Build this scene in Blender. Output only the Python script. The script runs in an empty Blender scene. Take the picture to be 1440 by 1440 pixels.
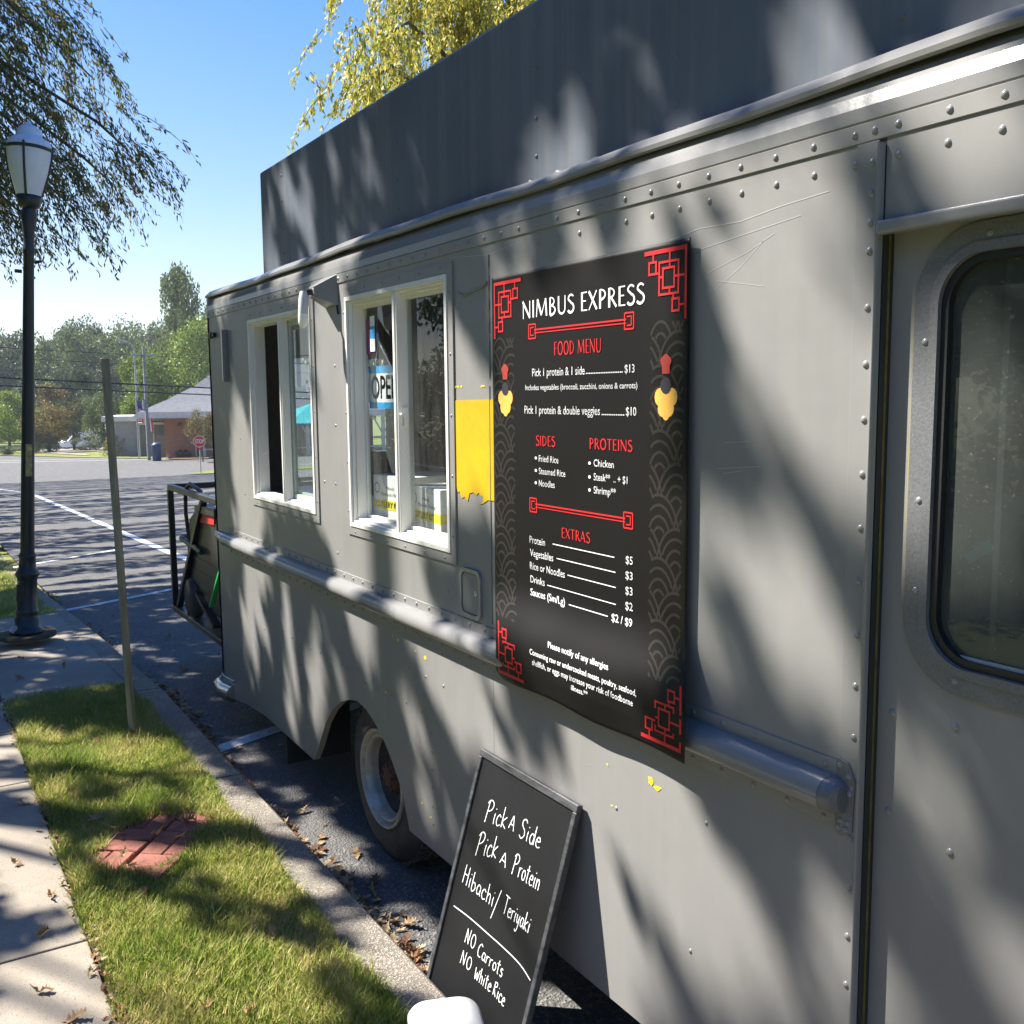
import bpy, math, random
import numpy as np
from mathutils import Vector, Matrix
from mathutils.geometry import tessellate_polygon
rnd = random.Random(7); R = np.random.default_rng(7)
S = bpy.context.scene; COL = S.collection
# ---------------------------------------------------------------- camera, sky, sun
cam = bpy.data.cameras.new('camera'); camo = bpy.data.objects.new('camera', cam); COL.objects.link(camo)
cam.sensor_width = 36; cam.sensor_fit = 'HORIZONTAL'; cam.lens = 34.95; cam.clip_start = .05; cam.clip_end = 3000
fw = Vector((.8465788, -.5193812, -.1163937)); rt = Vector((-.523813, -.8517857, -.0090001)); up = Vector((.094468, -.0685879, .9931624))
m = Matrix((rt, up, -fw)).transposed().to_4x4(); m.translation = Vector((0, 1.58, 1.97)); camo.matrix_world = m
S.camera = camo
SUN = Vector((1.15, 1, 1.75)).normalized()
W = bpy.data.worlds.new('World'); S.world = W; W.use_nodes = True
nt = W.node_tree; bg = nt.nodes['Background']
sky = nt.nodes.new('ShaderNodeTexSky'); sky.sky_type = 'NISHITA'; sky.sun_disc = False
sky.sun_elevation = math.asin(SUN.z); sky.sun_rotation = math.atan2(SUN.x, SUN.y)
sky.air_density = 1.0; sky.dust_density = .25; sky.ozone_density = 2.0; sky.altitude = 100
hs = nt.nodes.new('ShaderNodeHueSaturation'); hs.inputs['Saturation'].default_value = 1.75; hs.inputs['Hue'].default_value = .522; 
vm = nt.nodes.new('ShaderNodeVectorMath'); vm.operation = 'MULTIPLY_ADD'; vm.inputs[1].default_value = (.19, .19, .19); vm.inputs[2].default_value = (1, 1, 1); nt.links.new(sky.outputs[0], vm.inputs[0])
vd = nt.nodes.new('ShaderNodeVectorMath'); vd.operation = 'DIVIDE'; nt.links.new(sky.outputs[0], vd.inputs[0]); nt.links.new(vm.outputs[0], vd.inputs[1]); nt.links.new(vd.outputs[0], hs.inputs['Color']); nt.links.new(hs.outputs[0], bg.inputs[0]); bg.inputs[1].default_value = .128
sl = bpy.data.lights.new('sun', 'SUN'); sl.energy = 4.7; sl.angle = math.radians(.53); sl.color = (1, .94, .84)
so = bpy.data.objects.new('sun', sl); COL.objects.link(so); so.rotation_euler = SUN.to_track_quat('Z', 'Y').to_euler()
S.view_settings.view_transform = 'Standard'; S.view_settings.look = 'None'; S.view_settings.exposure = 1.75; S.view_settings.gamma = 1
S.view_settings.use_curve_mapping = False
S.cycles.max_bounces = 7; S.cycles.transparent_max_bounces = 12; S.cycles.transmission_bounces = 6

# ---------------------------------------------------------------- helpers
def tag(o, label=None, cat=None, group=None, kind=None):
    if label: o['label'] = label
    if cat: o['category'] = cat
    if group: o['group'] = group
    if kind: o['kind'] = kind
    return o
def link(name, me, mat=None, parent=None, loc=(0, 0, 0)):
    o = bpy.data.objects.new(name, me); COL.objects.link(o); o.location = loc
    if mat is not None and me is not None and not me.materials: me.materials.append(mat)
    if parent: o.parent = parent
    return o
def empty(name, loc, label=None, cat=None, group=None, kind=None):
    o = bpy.data.objects.new(name, None); COL.objects.link(o); o.location = loc; o.empty_display_size = .1
    return tag(o, label, cat, group, kind)
def worg(p):
    v = Vector((0, 0, 0))
    while p is not None: v = v + Vector(p.location); p = p.parent
    return v
def npmesh(name, V, F, smooth=False):
    V = np.asarray(V, np.float32); F = np.asarray(F, np.int32); me = bpy.data.meshes.new(name)
    k = F.shape[1]; me.vertices.add(len(V)); me.vertices.foreach_set('co', V.ravel())
    me.loops.add(F.size); me.loops.foreach_set('vertex_index', F.ravel())
    me.polygons.add(len(F)); me.polygons.foreach_set('loop_start', np.arange(len(F), dtype=np.int32) * k)
    me.update(calc_edges=True)
    if smooth: me.polygons.foreach_set('use_smooth', np.ones(len(F), bool))
    return me
class MB:
    """mesh builder in world coordinates"""
    def __init__(s): s.v = []; s.f = []; s.sm = []
    def add(s, V, F, smooth=False):
        b = len(s.v); s.v += [tuple(p) for p in V]; s.f += [tuple(i + b for i in f) for f in F]; s.sm += [smooth] * len(F); return s
    def box(s, x0, x1, y0, y1, z0, z1, M=None):
        V = [(x, y, z) for x in (x0, x1) for y in (y0, y1) for z in (z0, z1)]
        if M is not None: V = [M @ Vector(p) for p in V]
        return s.add(V, [(0, 1, 3, 2), (4, 6, 7, 5), (0, 4, 5, 1), (2, 3, 7, 6), (0, 2, 6, 4), (1, 5, 7, 3)])
    def bar(s, a, b, w, h=None, upv=(0, 0, 1)):
        a = Vector(a); b = Vector(b); d = b - a; L = d.length; d.normalize(); h = h or w
        u = Vector(upv); 
        if abs(u.dot(d)) > .98: u = Vector((1, 0, 0))
        sx = d.cross(u).normalized(); sz = sx.cross(d)
        V = [a + d * t + sx * i * w / 2 + sz * j * h / 2 for t in (0, L) for i in (-1, 1) for j in (-1, 1)]
        return s.add(V, [(0, 1, 3, 2), (4, 6, 7, 5), (0, 4, 5, 1), (2, 3, 7, 6), (0, 2, 6, 4), (1, 5, 7, 3)])
    def tube(s, P, r, n=8, cap=True, smooth=True):
        P = [Vector(p) for p in P]; k = len(P); rr = r if hasattr(r, '__len__') else [r] * k; V = []
        u = None
        for i, p in enumerate(P):
            d = (P[min(i + 1, k - 1)] - P[max(i - 1, 0)]).normalized()
            if u is None: u = Vector((0, 0, 1)) if abs(d.z) < .9 else Vector((1, 0, 0))
            a = d.cross(u).normalized(); u = a.cross(d).normalized()
            for j in range(n):
                t = 2 * math.pi * j / n; V.append(p + (a * math.cos(t) + u * math.sin(t)) * rr[i])
        F = [(i * n + j, i * n + (j + 1) % n, (i + 1) * n + (j + 1) % n, (i + 1) * n + j) for i in range(k - 1) for j in range(n)]
        s.add(V, F, smooth)
        if cap: s.add(V[:n], [tuple(range(n))]); s.add(V[-n:], [tuple(range(n))])
        return s
    def lathe(s, prof, c=(0, 0, 0), n=24, axis='z', smooth=True):
        V = []
        for r, h in prof:
            for j in range(n):
                t = 2 * math.pi * j / n; a, b = r * math.cos(t), r * math.sin(t)
                V.append((c[0] + a, c[1] + b, c[2] + h) if axis == 'z' else (c[0] + a, c[1] + h, c[2] + b))
        return s.add(V, [(i * n + j, i * n + (j + 1) % n, (i + 1) * n + (j + 1) % n, (i + 1) * n + j) for i in range(len(prof) - 1) for j in range(n)], smooth)
    def poly(s, P, y0, y1):      # polygon in (x,z), extruded in y
        n = len(P); V = [(x, y0, z) for x, z in P] + [(x, y1, z) for x, z in P]
        return s.add(V, [tuple(range(n)), tuple(range(2 * n - 1, n - 1, -1))] + [(i, (i + 1) % n, n + (i + 1) % n, n + i) for i in range(n)])
    def build(s, name, mat, parent=None, bevel=0, seg=2, **k):
        o0 = worg(parent) if parent else Vector((0, 0, 0))
        me = bpy.data.meshes.new(name); me.from_pydata([Vector(p) - o0 for p in s.v], [], s.f); me.update()
        if any(s.sm): me.polygons.foreach_set('use_smooth', s.sm)
        import bmesh
        bm = bmesh.new(); bm.from_mesh(me); bmesh.ops.recalc_face_normals(bm, faces=bm.faces); bm.to_mesh(me); bm.free()
        o = link(name, me, mat, parent)
        if bevel:
            md = o.modifiers.new('bevel', 'BEVEL'); md.width = bevel; md.segments = seg; md.limit_method = 'ANGLE'; md.harden_normals = False
        if k: tag(o, **k)
        return o
def holed(outer, holes, y0, y1):     # panel in the xz plane with openings, front face y0, back y1
    mb = MB(); loops = [outer] + holes; flat = [p for l in loops for p in l]
    tri = tessellate_polygon([[Vector((x, z, 0)) for x, z in l] for l in loops]); n = len(flat)
    mb.add([(x, y0, z) for x, z in flat], tri); mb.add([(x, y1, z) for x, z in flat], tri)
    b = 0
    for l in loops:
        k = len(l); mb.add([(x, y0, z) for x, z in l] + [(x, y1, z) for x, z in l], [(i, (i + 1) % k, k + (i + 1) % k, k + i) for i in range(k)]); b += k
    return mb
def rrect(x0, x1, z0, z1, r, n=6):
    P = []
    for cx, cz, a0 in ((x1 - r, z1 - r, 0), (x0 + r, z1 - r, 90), (x0 + r, z0 + r, 180), (x1 - r, z0 + r, 270)):
        for i in range(n + 1):
            a = math.radians(a0 + 90 * i / n); P.append((cx + r * math.cos(a), cz + r * math.sin(a)))
    return P
def rect(x0, x1, z0, z1): return [(x0, z0), (x1, z0), (x1, z1), (x0, z1)]

# ---------------------------------------------------------------- materials
def mat(name, col, rough=.6, metal=0, spec=.5, var=.0, vscale=4, bump=0, bscale=60, col2=None, emit=None, coat=0, trans=0, alpha=1, stretch=(1, 1, 1), detail=6, sheen=0, wave=0):
    M = bpy.data.materials.new(name); M.use_nodes = True; n = M.node_tree; P = n.nodes['Principled BSDF']
    P.inputs['Base Color'].default_value = (*col, 1); P.inputs['Roughness'].default_value = rough; P.inputs['Metallic'].default_value = metal
    P.inputs['Specular IOR Level'].default_value = spec; P.inputs['Coat Weight'].default_value = coat; P.inputs['Transmission Weight'].default_value = trans
    P.inputs['Alpha'].default_value = alpha
    if emit: P.inputs['Emission Color'].default_value = (*emit[0], 1); P.inputs['Emission Strength'].default_value = emit[1]
    if var or bump or col2:
        tc = n.nodes.new('ShaderNodeTexCoord'); mp = n.nodes.new('ShaderNodeMapping'); mp.inputs['Scale'].default_value = stretch
        n.links.new(tc.outputs['Object'], mp.inputs[0])
        if var or col2:
            ns = n.nodes.new('ShaderNodeTexNoise'); ns.inputs['Scale'].default_value = vscale; ns.inputs['Detail'].default_value = detail; ns.inputs['Roughness'].default_value = .65
            n.links.new(mp.outputs[0], ns.inputs['Vector'])
            rp = n.nodes.new('ShaderNodeValToRGB'); rp.color_ramp.elements[0].position = .33; rp.color_ramp.elements[1].position = .67
            c2 = col2 or tuple(min(1, c * (1 + var)) for c in col); c1 = col if col2 else tuple(c * (1 - var) for c in col)
            rp.color_ramp.elements[0].color = (*c1, 1); rp.color_ramp.elements[1].color = (*c2, 1)
            n.links.new(ns.outputs[0], rp.inputs[0]); n.links.new(rp.outputs[0], P.inputs['Base Color'])
        if bump:
            nb = n.nodes.new('ShaderNodeTexNoise'); nb.inputs['Scale'].default_value = bscale; nb.inputs['Detail'].default_value = 5
            n.links.new(mp.outputs[0], nb.inputs['Vector']); bp = n.nodes.new('ShaderNodeBump'); bp.inputs['Strength'].default_value = bump; bp.inputs['Distance'].default_value = .01
            n.links.new(nb.outputs[0], bp.inputs['Height']); n.links.new(bp.outputs[0], P.inputs['Normal'])
            if wave:      # sheet-metal waviness, uneven gloss, faint rain streaks
                nw = n.nodes.new('ShaderNodeTexNoise'); nw.inputs['Scale'].default_value = 2.6; nw.inputs['Detail'].default_value = 1; n.links.new(mp.outputs[0], nw.inputs['Vector']); b2 = n.nodes.new('ShaderNodeBump'); b2.inputs['Strength'].default_value = wave; b2.inputs['Distance'].default_value = .02
                n.links.new(nw.outputs[0], b2.inputs['Height']); n.links.new(bp.outputs[0], b2.inputs['Normal']); n.links.new(b2.outputs[0], P.inputs['Normal'])
                mr = n.nodes.new('ShaderNodeMapRange'); mr.inputs[3].default_value = rough - .12; mr.inputs[4].default_value = rough + .12; n.links.new(ns.outputs[0], mr.inputs[0]); n.links.new(mr.outputs[0], P.inputs['Roughness'])
                m2 = n.nodes.new('ShaderNodeMapping'); m2.inputs['Scale'].default_value = (14, 14, .55); n.links.new(tc.outputs['Object'], m2.inputs[0]); n3 = n.nodes.new('ShaderNodeTexNoise'); n3.inputs['Scale'].default_value = 1.6; n3.inputs['Detail'].default_value = 6; n.links.new(m2.outputs[0], n3.inputs['Vector'])
                r3 = n.nodes.new('ShaderNodeMapRange'); r3.inputs[1].default_value = .45; r3.inputs[2].default_value = .75; r3.inputs[3].default_value = 0; r3.inputs[4].default_value = .22; n.links.new(n3.outputs[0], r3.inputs[0])
                mx = n.nodes.new('ShaderNodeMix'); mx.data_type = 'RGBA'; n.links.new(r3.outputs[0], mx.inputs[0]); n.links.new(rp.outputs[0], mx.inputs[6]); mx.inputs[7].default_value = (.295, .282, .255, 1); n.links.new(mx.outputs[2], P.inputs['Base Color'])
    return M
def leafmat(name, cols, trans=.35, rough=.5, scale=3.0, rndw=.5):
    """foliage: colour varies leaf by leaf (random per mesh island) and clump by clump"""
    M = bpy.data.materials.new(name); M.use_nodes = True; n = M.node_tree; P = n.nodes['Principled BSDF']; out = n.nodes['Material Output']
    g = n.nodes.new('ShaderNodeNewGeometry'); rp = n.nodes.new('ShaderNodeValToRGB'); e = rp.color_ramp.elements
    tc = n.nodes.new('ShaderNodeTexCoord'); ns = n.nodes.new('ShaderNodeTexNoise'); ns.inputs['Scale'].default_value = scale; ns.inputs['Detail'].default_value = 2
    n.links.new(tc.outputs['Object'], ns.inputs['Vector'])
    mx = n.nodes.new('ShaderNodeMix'); mx.data_type = 'FLOAT'; mx.inputs[0].default_value = rndw
    n.links.new(ns.outputs[0], mx.inputs[2]); n.links.new(g.outputs['Random Per Island'], mx.inputs[3]); n.links.new(mx.outputs[0], rp.inputs[0])
    e[0].position = .25; e[0].color = (*cols[0], 1); e[1].position = .75; e[1].color = (*cols[-1], 1)
    for i, c in enumerate(cols[1:-1]):
        q = e.new(.25 + .5 * (i + 1) / (len(cols) - 1)); q.color = (*c, 1)
    n.links.new(rp.outputs[0], P.inputs['Base Color']); P.inputs['Roughness'].default_value = rough; P.inputs['Specular IOR Level'].default_value = .3
    tr = n.nodes.new('ShaderNodeBsdfTranslucent'); n.links.new(rp.outputs[0], tr.inputs[0]); ms = n.nodes.new('ShaderNodeMixShader'); ms.inputs[0].default_value = trans
    n.links.new(P.outputs[0], ms.inputs[1]); n.links.new(tr.outputs[0], ms.inputs[2]); n.links.new(ms.outputs[0], out.inputs[0])
    return M
def glassmat(name, tint=(.9, .95, .95), rough=.0, alpha=.18, dirt=.0, base=(.3, .32, .3), spec=.5, st=(5, 5, .8)):
    """thin window pane: clear (straight through) mixed with fresnel gloss and a film of dust"""
    M = bpy.data.materials.new(name); M.use_nodes = True; n = M.node_tree; n.nodes.remove(n.nodes['Principled BSDF']); out = n.nodes['Material Output']
    t = n.nodes.new('ShaderNodeBsdfTransparent'); t.inputs[0].default_value = (*tint, 1); gl = n.nodes.new('ShaderNodeBsdfGlossy'); gl.inputs['Roughness'].default_value = rough
    ge = n.nodes.new('ShaderNodeNewGeometry'); dt = n.nodes.new('ShaderNodeVectorMath'); dt.operation = 'DOT_PRODUCT'; n.links.new(ge.outputs['Incoming'], dt.inputs[0]); n.links.new(ge.outputs['Normal'], dt.inputs[1])
    def mth(op, a, b=None):
        q = n.nodes.new('ShaderNodeMath'); q.operation = op; n.links.new(a, q.inputs[0])
        if b is not None: q.inputs[1].default_value = b
        return q
    ab = mth('ABSOLUTE', dt.outputs['Value']); om = mth('MULTIPLY_ADD', ab.outputs[0], -1); om.inputs[2].default_value = 1; pw = mth('POWER', om.outputs[0], 5); ma = mth('MULTIPLY_ADD', pw.outputs[0], 1.0); ma.inputs[2].default_value = .04; ma.use_clamp = True
    mx = n.nodes.new('ShaderNodeMixShader'); n.links.new(ma.outputs[0], mx.inputs[0]); n.links.new(t.outputs[0], mx.inputs[1]); n.links.new(gl.outputs[0], mx.inputs[2])
    df = n.nodes.new('ShaderNodeBsdfDiffuse'); df.inputs[0].default_value = (*base, 1)
    tc = n.nodes.new('ShaderNodeTexCoord'); mp = n.nodes.new('ShaderNodeMapping'); mp.inputs['Scale'].default_value = st; n.links.new(tc.outputs['Object'], mp.inputs[0])
    ns = n.nodes.new('ShaderNodeTexNoise'); ns.inputs['Scale'].default_value = 6; ns.inputs['Detail'].default_value = 8; n.links.new(mp.outputs[0], ns.inputs['Vector'])
    n2 = n.nodes.new('ShaderNodeTexNoise'); n2.inputs['Scale'].default_value = 160; n2.inputs['Detail'].default_value = 3; n.links.new(tc.outputs['Object'], n2.inputs['Vector'])
    mr = n.nodes.new('ShaderNodeMapRange'); mr.inputs[1].default_value = .3; mr.inputs[2].default_value = .8; mr.inputs[3].default_value = dirt * .4; mr.inputs[4].default_value = dirt * 1.5; n.links.new(ns.outputs[0], mr.inputs[0])
    m2 = n.nodes.new('ShaderNodeMapRange'); m2.inputs[1].default_value = .66; m2.inputs[2].default_value = .72; m2.inputs[3].default_value = 0; m2.inputs[4].default_value = dirt * .9; n.links.new(n2.outputs[0], m2.inputs[0])
    ad = n.nodes.new('ShaderNodeMath'); ad.use_clamp = True; n.links.new(mr.outputs[0], ad.inputs[0]); n.links.new(m2.outputs[0], ad.inputs[1])
    m3 = n.nodes.new('ShaderNodeMixShader'); n.links.new(ad.outputs[0], m3.inputs[0]); n.links.new(mx.outputs[0], m3.inputs[1]); n.links.new(df.outputs[0], m3.inputs[2]); n.links.new(m3.outputs[0], out.inputs[0])
    return M
def groundmat(name, cols, scale, agg=None, bump=.4, bscale=200, rough=.9, crack=0, stain=None):
    """asphalt / concrete: blotches, fine aggregate from voronoi cells, bump, thin cracks"""
    M = bpy.data.materials.new(name); M.use_nodes = True; n = M.node_tree; P = n.nodes['Principled BSDF']; P.inputs['Roughness'].default_value = rough; P.inputs['Specular IOR Level'].default_value = .3
    g = n.nodes.new('ShaderNodeNewGeometry'); ns = n.nodes.new('ShaderNodeTexNoise'); ns.inputs['Scale'].default_value = scale; ns.inputs['Detail'].default_value = 9; ns.inputs['Roughness'].default_value = .7
    n.links.new(g.outputs['Position'], ns.inputs['Vector']); rp = n.nodes.new('ShaderNodeValToRGB'); e = rp.color_ramp.elements; e[0].position = .35; e[1].position = .65; e[0].color = (*cols[0], 1); e[1].color = (*cols[1], 1)
    n.links.new(ns.outputs[0], rp.inputs[0]); last = rp.outputs[0]
    nb = n.nodes.new('ShaderNodeTexNoise'); nb.inputs['Scale'].default_value = bscale; nb.inputs['Detail'].default_value = 4; n.links.new(g.outputs['Position'], nb.inputs['Vector']); h = nb.outputs[0]
    if agg:
        vo = n.nodes.new('ShaderNodeTexVoronoi'); vo.inputs['Scale'].default_value = agg[0]; n.links.new(g.outputs['Position'], vo.inputs['Vector'])
        sp = n.nodes.new('ShaderNodeSeparateColor'); n.links.new(vo.outputs['Color'], sp.inputs[0]); r2 = n.nodes.new('ShaderNodeValToRGB'); q = r2.color_ramp.elements; q[0].position = agg[1]; q[1].position = min(1, agg[1] + .3); q[0].color = (0, 0, 0, 1); q[1].color = (1, 1, 1, 1)
        n.links.new(sp.outputs[0], r2.inputs[0]); mx = n.nodes.new('ShaderNodeMix'); mx.data_type = 'RGBA'; n.links.new(r2.outputs[0], mx.inputs[0]); n.links.new(last, mx.inputs[6]); mx.inputs[7].default_value = (*agg[2], 1); last = mx.outputs[2]
        ad = n.nodes.new('ShaderNodeMath'); ad.operation = 'ADD'; n.links.new(nb.outputs[0], ad.inputs[0]); n.links.new(vo.outputs['Distance'], ad.inputs[1]); h = ad.outputs[0]
    if stain:
        n3 = n.nodes.new('ShaderNodeTexNoise'); n3.inputs['Scale'].default_value = stain[0]; n3.inputs['Detail'].default_value = 5; n.links.new(g.outputs['Position'], n3.inputs['Vector'])
        r3 = n.nodes.new('ShaderNodeValToRGB'); r3.color_ramp.elements[0].position = .5; r3.color_ramp.elements[1].position = .72; n.links.new(n3.outputs[0], r3.inputs[0])
        m3 = n.nodes.new('ShaderNodeMix'); m3.data_type = 'RGBA'; n.links.new(r3.outputs[0], m3.inputs[0]); n.links.new(last, m3.inputs[6]); m3.inputs[7].default_value = (*stain[1], 1); last = m3.outputs[2]
    n.links.new(last, P.inputs['Base Color'])
    bp = n.nodes.new('ShaderNodeBump'); bp.inputs['Strength'].default_value = bump; bp.inputs['Distance'].default_value = .008 if agg and agg[0] < 100 else .004; n.links.new(h, bp.inputs['Height']); n.links.new(bp.outputs[0], P.inputs['Normal'])
    return M

PAINT = mat('grey_satin_paint', (.232, .231, .229), .42, var=.08, vscale=1.3, bump=.035, bscale=22, spec=.45, wave=.35)
PAINTG = mat('grey_gloss_paint', (.225, .225, .225), .23, var=.05, vscale=3, bump=.05, bscale=40, spec=.6)
PAINT_SHADE = mat('grey_paint_blue_shade', (.105, .124, .158), .5, var=.12, vscale=2.2, bump=.12, bscale=5, spec=.4, wave=.5)  # roof box: the truck's own grey with blue sky shade put into the colour
SPECK = mat('speckled_trim', (.14, .145, .155), .4, var=.2, vscale=240, bump=.08, bscale=200, spec=.6)
YEL = mat('yellow_old_paint', (.56, .36, .008), .5, var=.16, vscale=5, bump=.08, bscale=12)
WHITE = mat('white_vinyl', (.74, .73, .69), .45, var=.07, vscale=9, stretch=(1, 1, .2), bump=.05, bscale=30)
BLACK = mat('black_steel', (.012, .013, .016), .4, bump=.1, bscale=50)
PLAST = mat('black_plastic', (.016, .017, .02), .45, bump=.1, bscale=120)
RUB = mat('tyre_rubber', (.055, .048, .043), .8, var=.4, vscale=9, bump=.2, bscale=60)
RIM = mat('dusty_silver_wheel', (.40, .38, .33), .42, metal=.3, var=.3, vscale=12, bump=.1)
RUST = mat('rusty_hub', (.10, .045, .03), .85, var=.6, vscale=50, bump=.6, bscale=60)
CHROME = mat('dull_chrome', (.6, .6, .6), .25, metal=1)
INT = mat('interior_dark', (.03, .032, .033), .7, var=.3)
INTM = mat('interior_steel', (.10, .105, .11), .4, metal=.6, var=.2, vscale=6)
GLASS = glassmat('window_glass', dirt=.05, base=(.5, .5, .48)); GLASSD = glassmat('dusty_door_glass', tint=(.5, .56, .55), dirt=.25, base=(.22, .25, .235), st=(.5, .5, .35))
RED = mat('red_print', (.55, .015, .02), .5); PRINTW = mat('white_print', (.82, .83, .85), .5); BANNER = mat('black_banner_vinyl', (.0055, .005, .0055), .5, bump=.04, bscale=5, spec=.25, var=.1)
OLIVE = mat('olive_print', (.017, .015, .0115), .5); CLOUD = mat('yellow_print', (.75, .42, .08), .5)
CHALKB = mat('chalkboard', (.0055, .006, .008), .42, bump=.3, bscale=600, spec=.45, var=.5, vscale=3); CHALK = mat('white_chalk_marker', (.8, .82, .82), .7)
FRAMEB = mat('black_stained_wood', (.05, .052, .058), .5, var=.55, vscale=30, stretch=(.3, 1, 1), bump=.3, bscale=50)
ASPH = groundmat('asphalt', ((.075, .076, .08), (.125, .125, .125)), 2.0, agg=(95, .66, (.21, .20, .185)), bump=1.0, bscale=160, stain=(.35, (.12, .117, .112)))
CONC = groundmat('sidewalk_concrete', ((.22, .19, .155), (.30, .265, .215)), 2.6, agg=(300, .85, (.16, .14, .12)), bump=.35, bscale=150, stain=(1.2, (.19, .165, .135)))
KERB = groundmat('kerb_concrete', ((.13, .115, .095), (.22, .196, .16)), 7, agg=(220, .6, (.38, .34, .29)), bump=.8, bscale=120, stain=(3, (.15, .135, .115)))
SOIL = groundmat('soil', ((.05, .038, .022), (.10, .08, .045)), 12, bump=1, bscale=60)
PAINTL = groundmat('road_line_paint', ((.50, .52, .55), (.72, .73, .74)), 9, agg=(120, .82, (.19, .19, .19)), bump=.5, bscale=200)
LAWN = groundmat('lawn', ((.10, .13, .025), (.16, .19, .04)), .8, bump=1, bscale=30, stain=(.3, (.20, .19, .06)))
BRICKM = mat('red_paver', (.22, .08, .055), .9, var=.4, vscale=14, bump=.5, bscale=90)
BARK = mat('bark', (.10, .08, .06), .9, var=.4, vscale=12, bump=.8, bscale=30)
WOODP = mat('weathered_wood', (.23, .22, .17), .85, var=.4, vscale=20, stretch=(1, 1, .12), bump=.6, bscale=60)
STEEL = mat('galvanised', (.35, .36, .36), .5, metal=.4, var=.2)
# ---------------------------------------------------------------- terrain profile: level by the truck, falling away beyond
ZX = [-400, 6.5, 9, 12, 15.5, 34.7, 67, 105, 160, 260, 600]; ZZ = [0, 0, -.1, -.25, -.4, -.96, -3.0, -3.2, -5.3, -6.5, -7]
def gz(x): return float(np.interp(x, ZX, ZZ))
def clipx(P, a, keep_gt):
    out = []
    for i in range(len(P)):
        p, q = P[i], P[(i + 1) % len(P)]; ip = (p[0] >= a) == keep_gt or p[0] == a; iq = (q[0] >= a) == keep_gt or q[0] == a
        if ip: out.append(p)
        if ip != iq and p[0] != q[0]: t = (a - p[0]) / (q[0] - p[0]); out.append((a, p[1] + t * (q[1] - p[1])))
    return out
def sheet(name, P, dz, mat_, parent=None, step=None, **k):
    mb = MB(); xs = [x for x in ZX if min(p[0] for p in P) < x < max(p[0] for p in P)]
    xs = [min(p[0] for p in P) - 1] + xs + [max(p[0] for p in P) + 1]
    for a, b in zip(xs[:-1], xs[1:]):
        Q = clipx(clipx(P, a, True), b, False)
        if len(Q) > 2: mb.add([(x, y, gz(x) + dz) for x, y in Q], [tuple(range(len(Q)))])
    o = mb.build(name, mat_, parent); tag(o, **k); return o
# ================================================================ THE SETTING: ground, lot, kerb, sidewalk
def hexa(mb, x0, x1, y0, y1, d0, d1, ch=0):
    a, b = gz(x0), gz(x1)
    return mb.add([(x0, y0, a + d0), (x0, y1, a + d0), (x0, y1, a + d1), (x0, y0, a + d1), (x1, y0, b + d0), (x1, y1, b + d0), (x1, y1, b + d1), (x1, y0, b + d1)],
        [(0, 1, 2, 3), (4, 7, 6, 5), (0, 4, 5, 1), (3, 2, 6, 7), (0, 3, 7, 4), (1, 5, 6, 2)])
sheet('ground', [(-400, -700), (600, -700), (600, 700), (-400, 700)], -.06, LAWN, kind='structure')
sheet('parking_lot', [(-60, .23), (-60, -60), (60, -60), (86, -17.6), (104, -6.4), (112, 2), (112, 40), (60, 40), (40, .23)], 0, ASPH, kind='structure')
sheet('side_street', [(69.5, -16.3), (84, -19.6), (86, -60), (72, -60)], .004, ASPH, kind='structure')
marks = empty('parking_markings', (5.5, 0, 0), kind='structure')
def line(x0, y0, x1, y1, w, name='painted_line'):
    d = Vector((x1 - x0, y1 - y0)).normalized(); nx, ny = -d.y * w / 2, d.x * w / 2
    sheet(name, [(x0 + nx, y0 + ny), (x1 + nx, y1 + ny), (x1 - nx, y1 - ny), (x0 - nx, y0 - ny)], .005, PAINTL, marks)
line(5.47, .222, 5.62, -.153, .11); line(5.62, -.153, 6.1, -1.85, .11)
line(11.0, .31, 12.3, -1.85, .11); line(15.6, .42, 17.2, -1.85, .11); line(4.0, -1.92, 34.7, -1.80, .14); line(34.7, -1.80, 95, -1.2, .14)
line(88, -22, 94, -7, .2); line(94, -7, 99, 8, .2); line(85.5, -22, 91, -7, .2); line(91, -7, 96, 8, .2)
line(71, -17.2, 73, -40, .15); line(82.5, -20.3, 84, -40, .15)
kb = empty('kerb', (2, .36, 0), kind='structure')
xs = [-4.25, -1.25, 1.75, 4.75, 6.5, 9, 12, 15.5, 20, 25, 34.7]
for a, b in zip(xs[:-1], xs[1:]):
    mb = MB(); dy = lambda x: max(0, (x - 7) * .02)
    V = []
    for x, e in ((a + .006, 0), (b - .006, 0)):
        zz = gz(x); o = dy(x)
        V += [(x, .235 + o, zz - .1), (x, .243 + o, zz + .10), (x, .262 + o, zz + .120), (x, .405 + o, zz + .125), (x, .42 + o, zz + .115), (x, .42 + o, zz - .1)]
    mb.add(V, [(0, 1, 2, 3, 4, 5), (6, 11, 10, 9, 8, 7)] + [(i, i + 6, (i + 1) % 6 + 6, (i + 1) % 6) for i in range(6)])
    o = mb.build('kerb_stone', KERB, kb)
sw = empty('sidewalk', (3, 2, 0), kind='structure')
xs = [-4.6, -2.9, -1.4, .13, 1.82, 3.51, 5.2, 6.02, 6.74]
def slab(x0, x1, y0, y1, name='concrete_slab'):
    o = hexa(MB(), x0 + .006, x1 - .006, y0, y1, -.05, .13 + rnd.uniform(-.002, .003)).build(name, CONC, sw, bevel=.006, seg=2); return o
for a, b in zip(xs[:-1], xs[1:]): slab(a, b, 1.15, 2.75)
for a, b in [(6.74, 8.63), (8.63, 9.0), (9.0, 9.45), (9.45, 10.1)]: slab(a, b, .43 + (.012 if a > 8 else 0), 1.15); slab(a, b, 1.162, 2.75)
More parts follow.
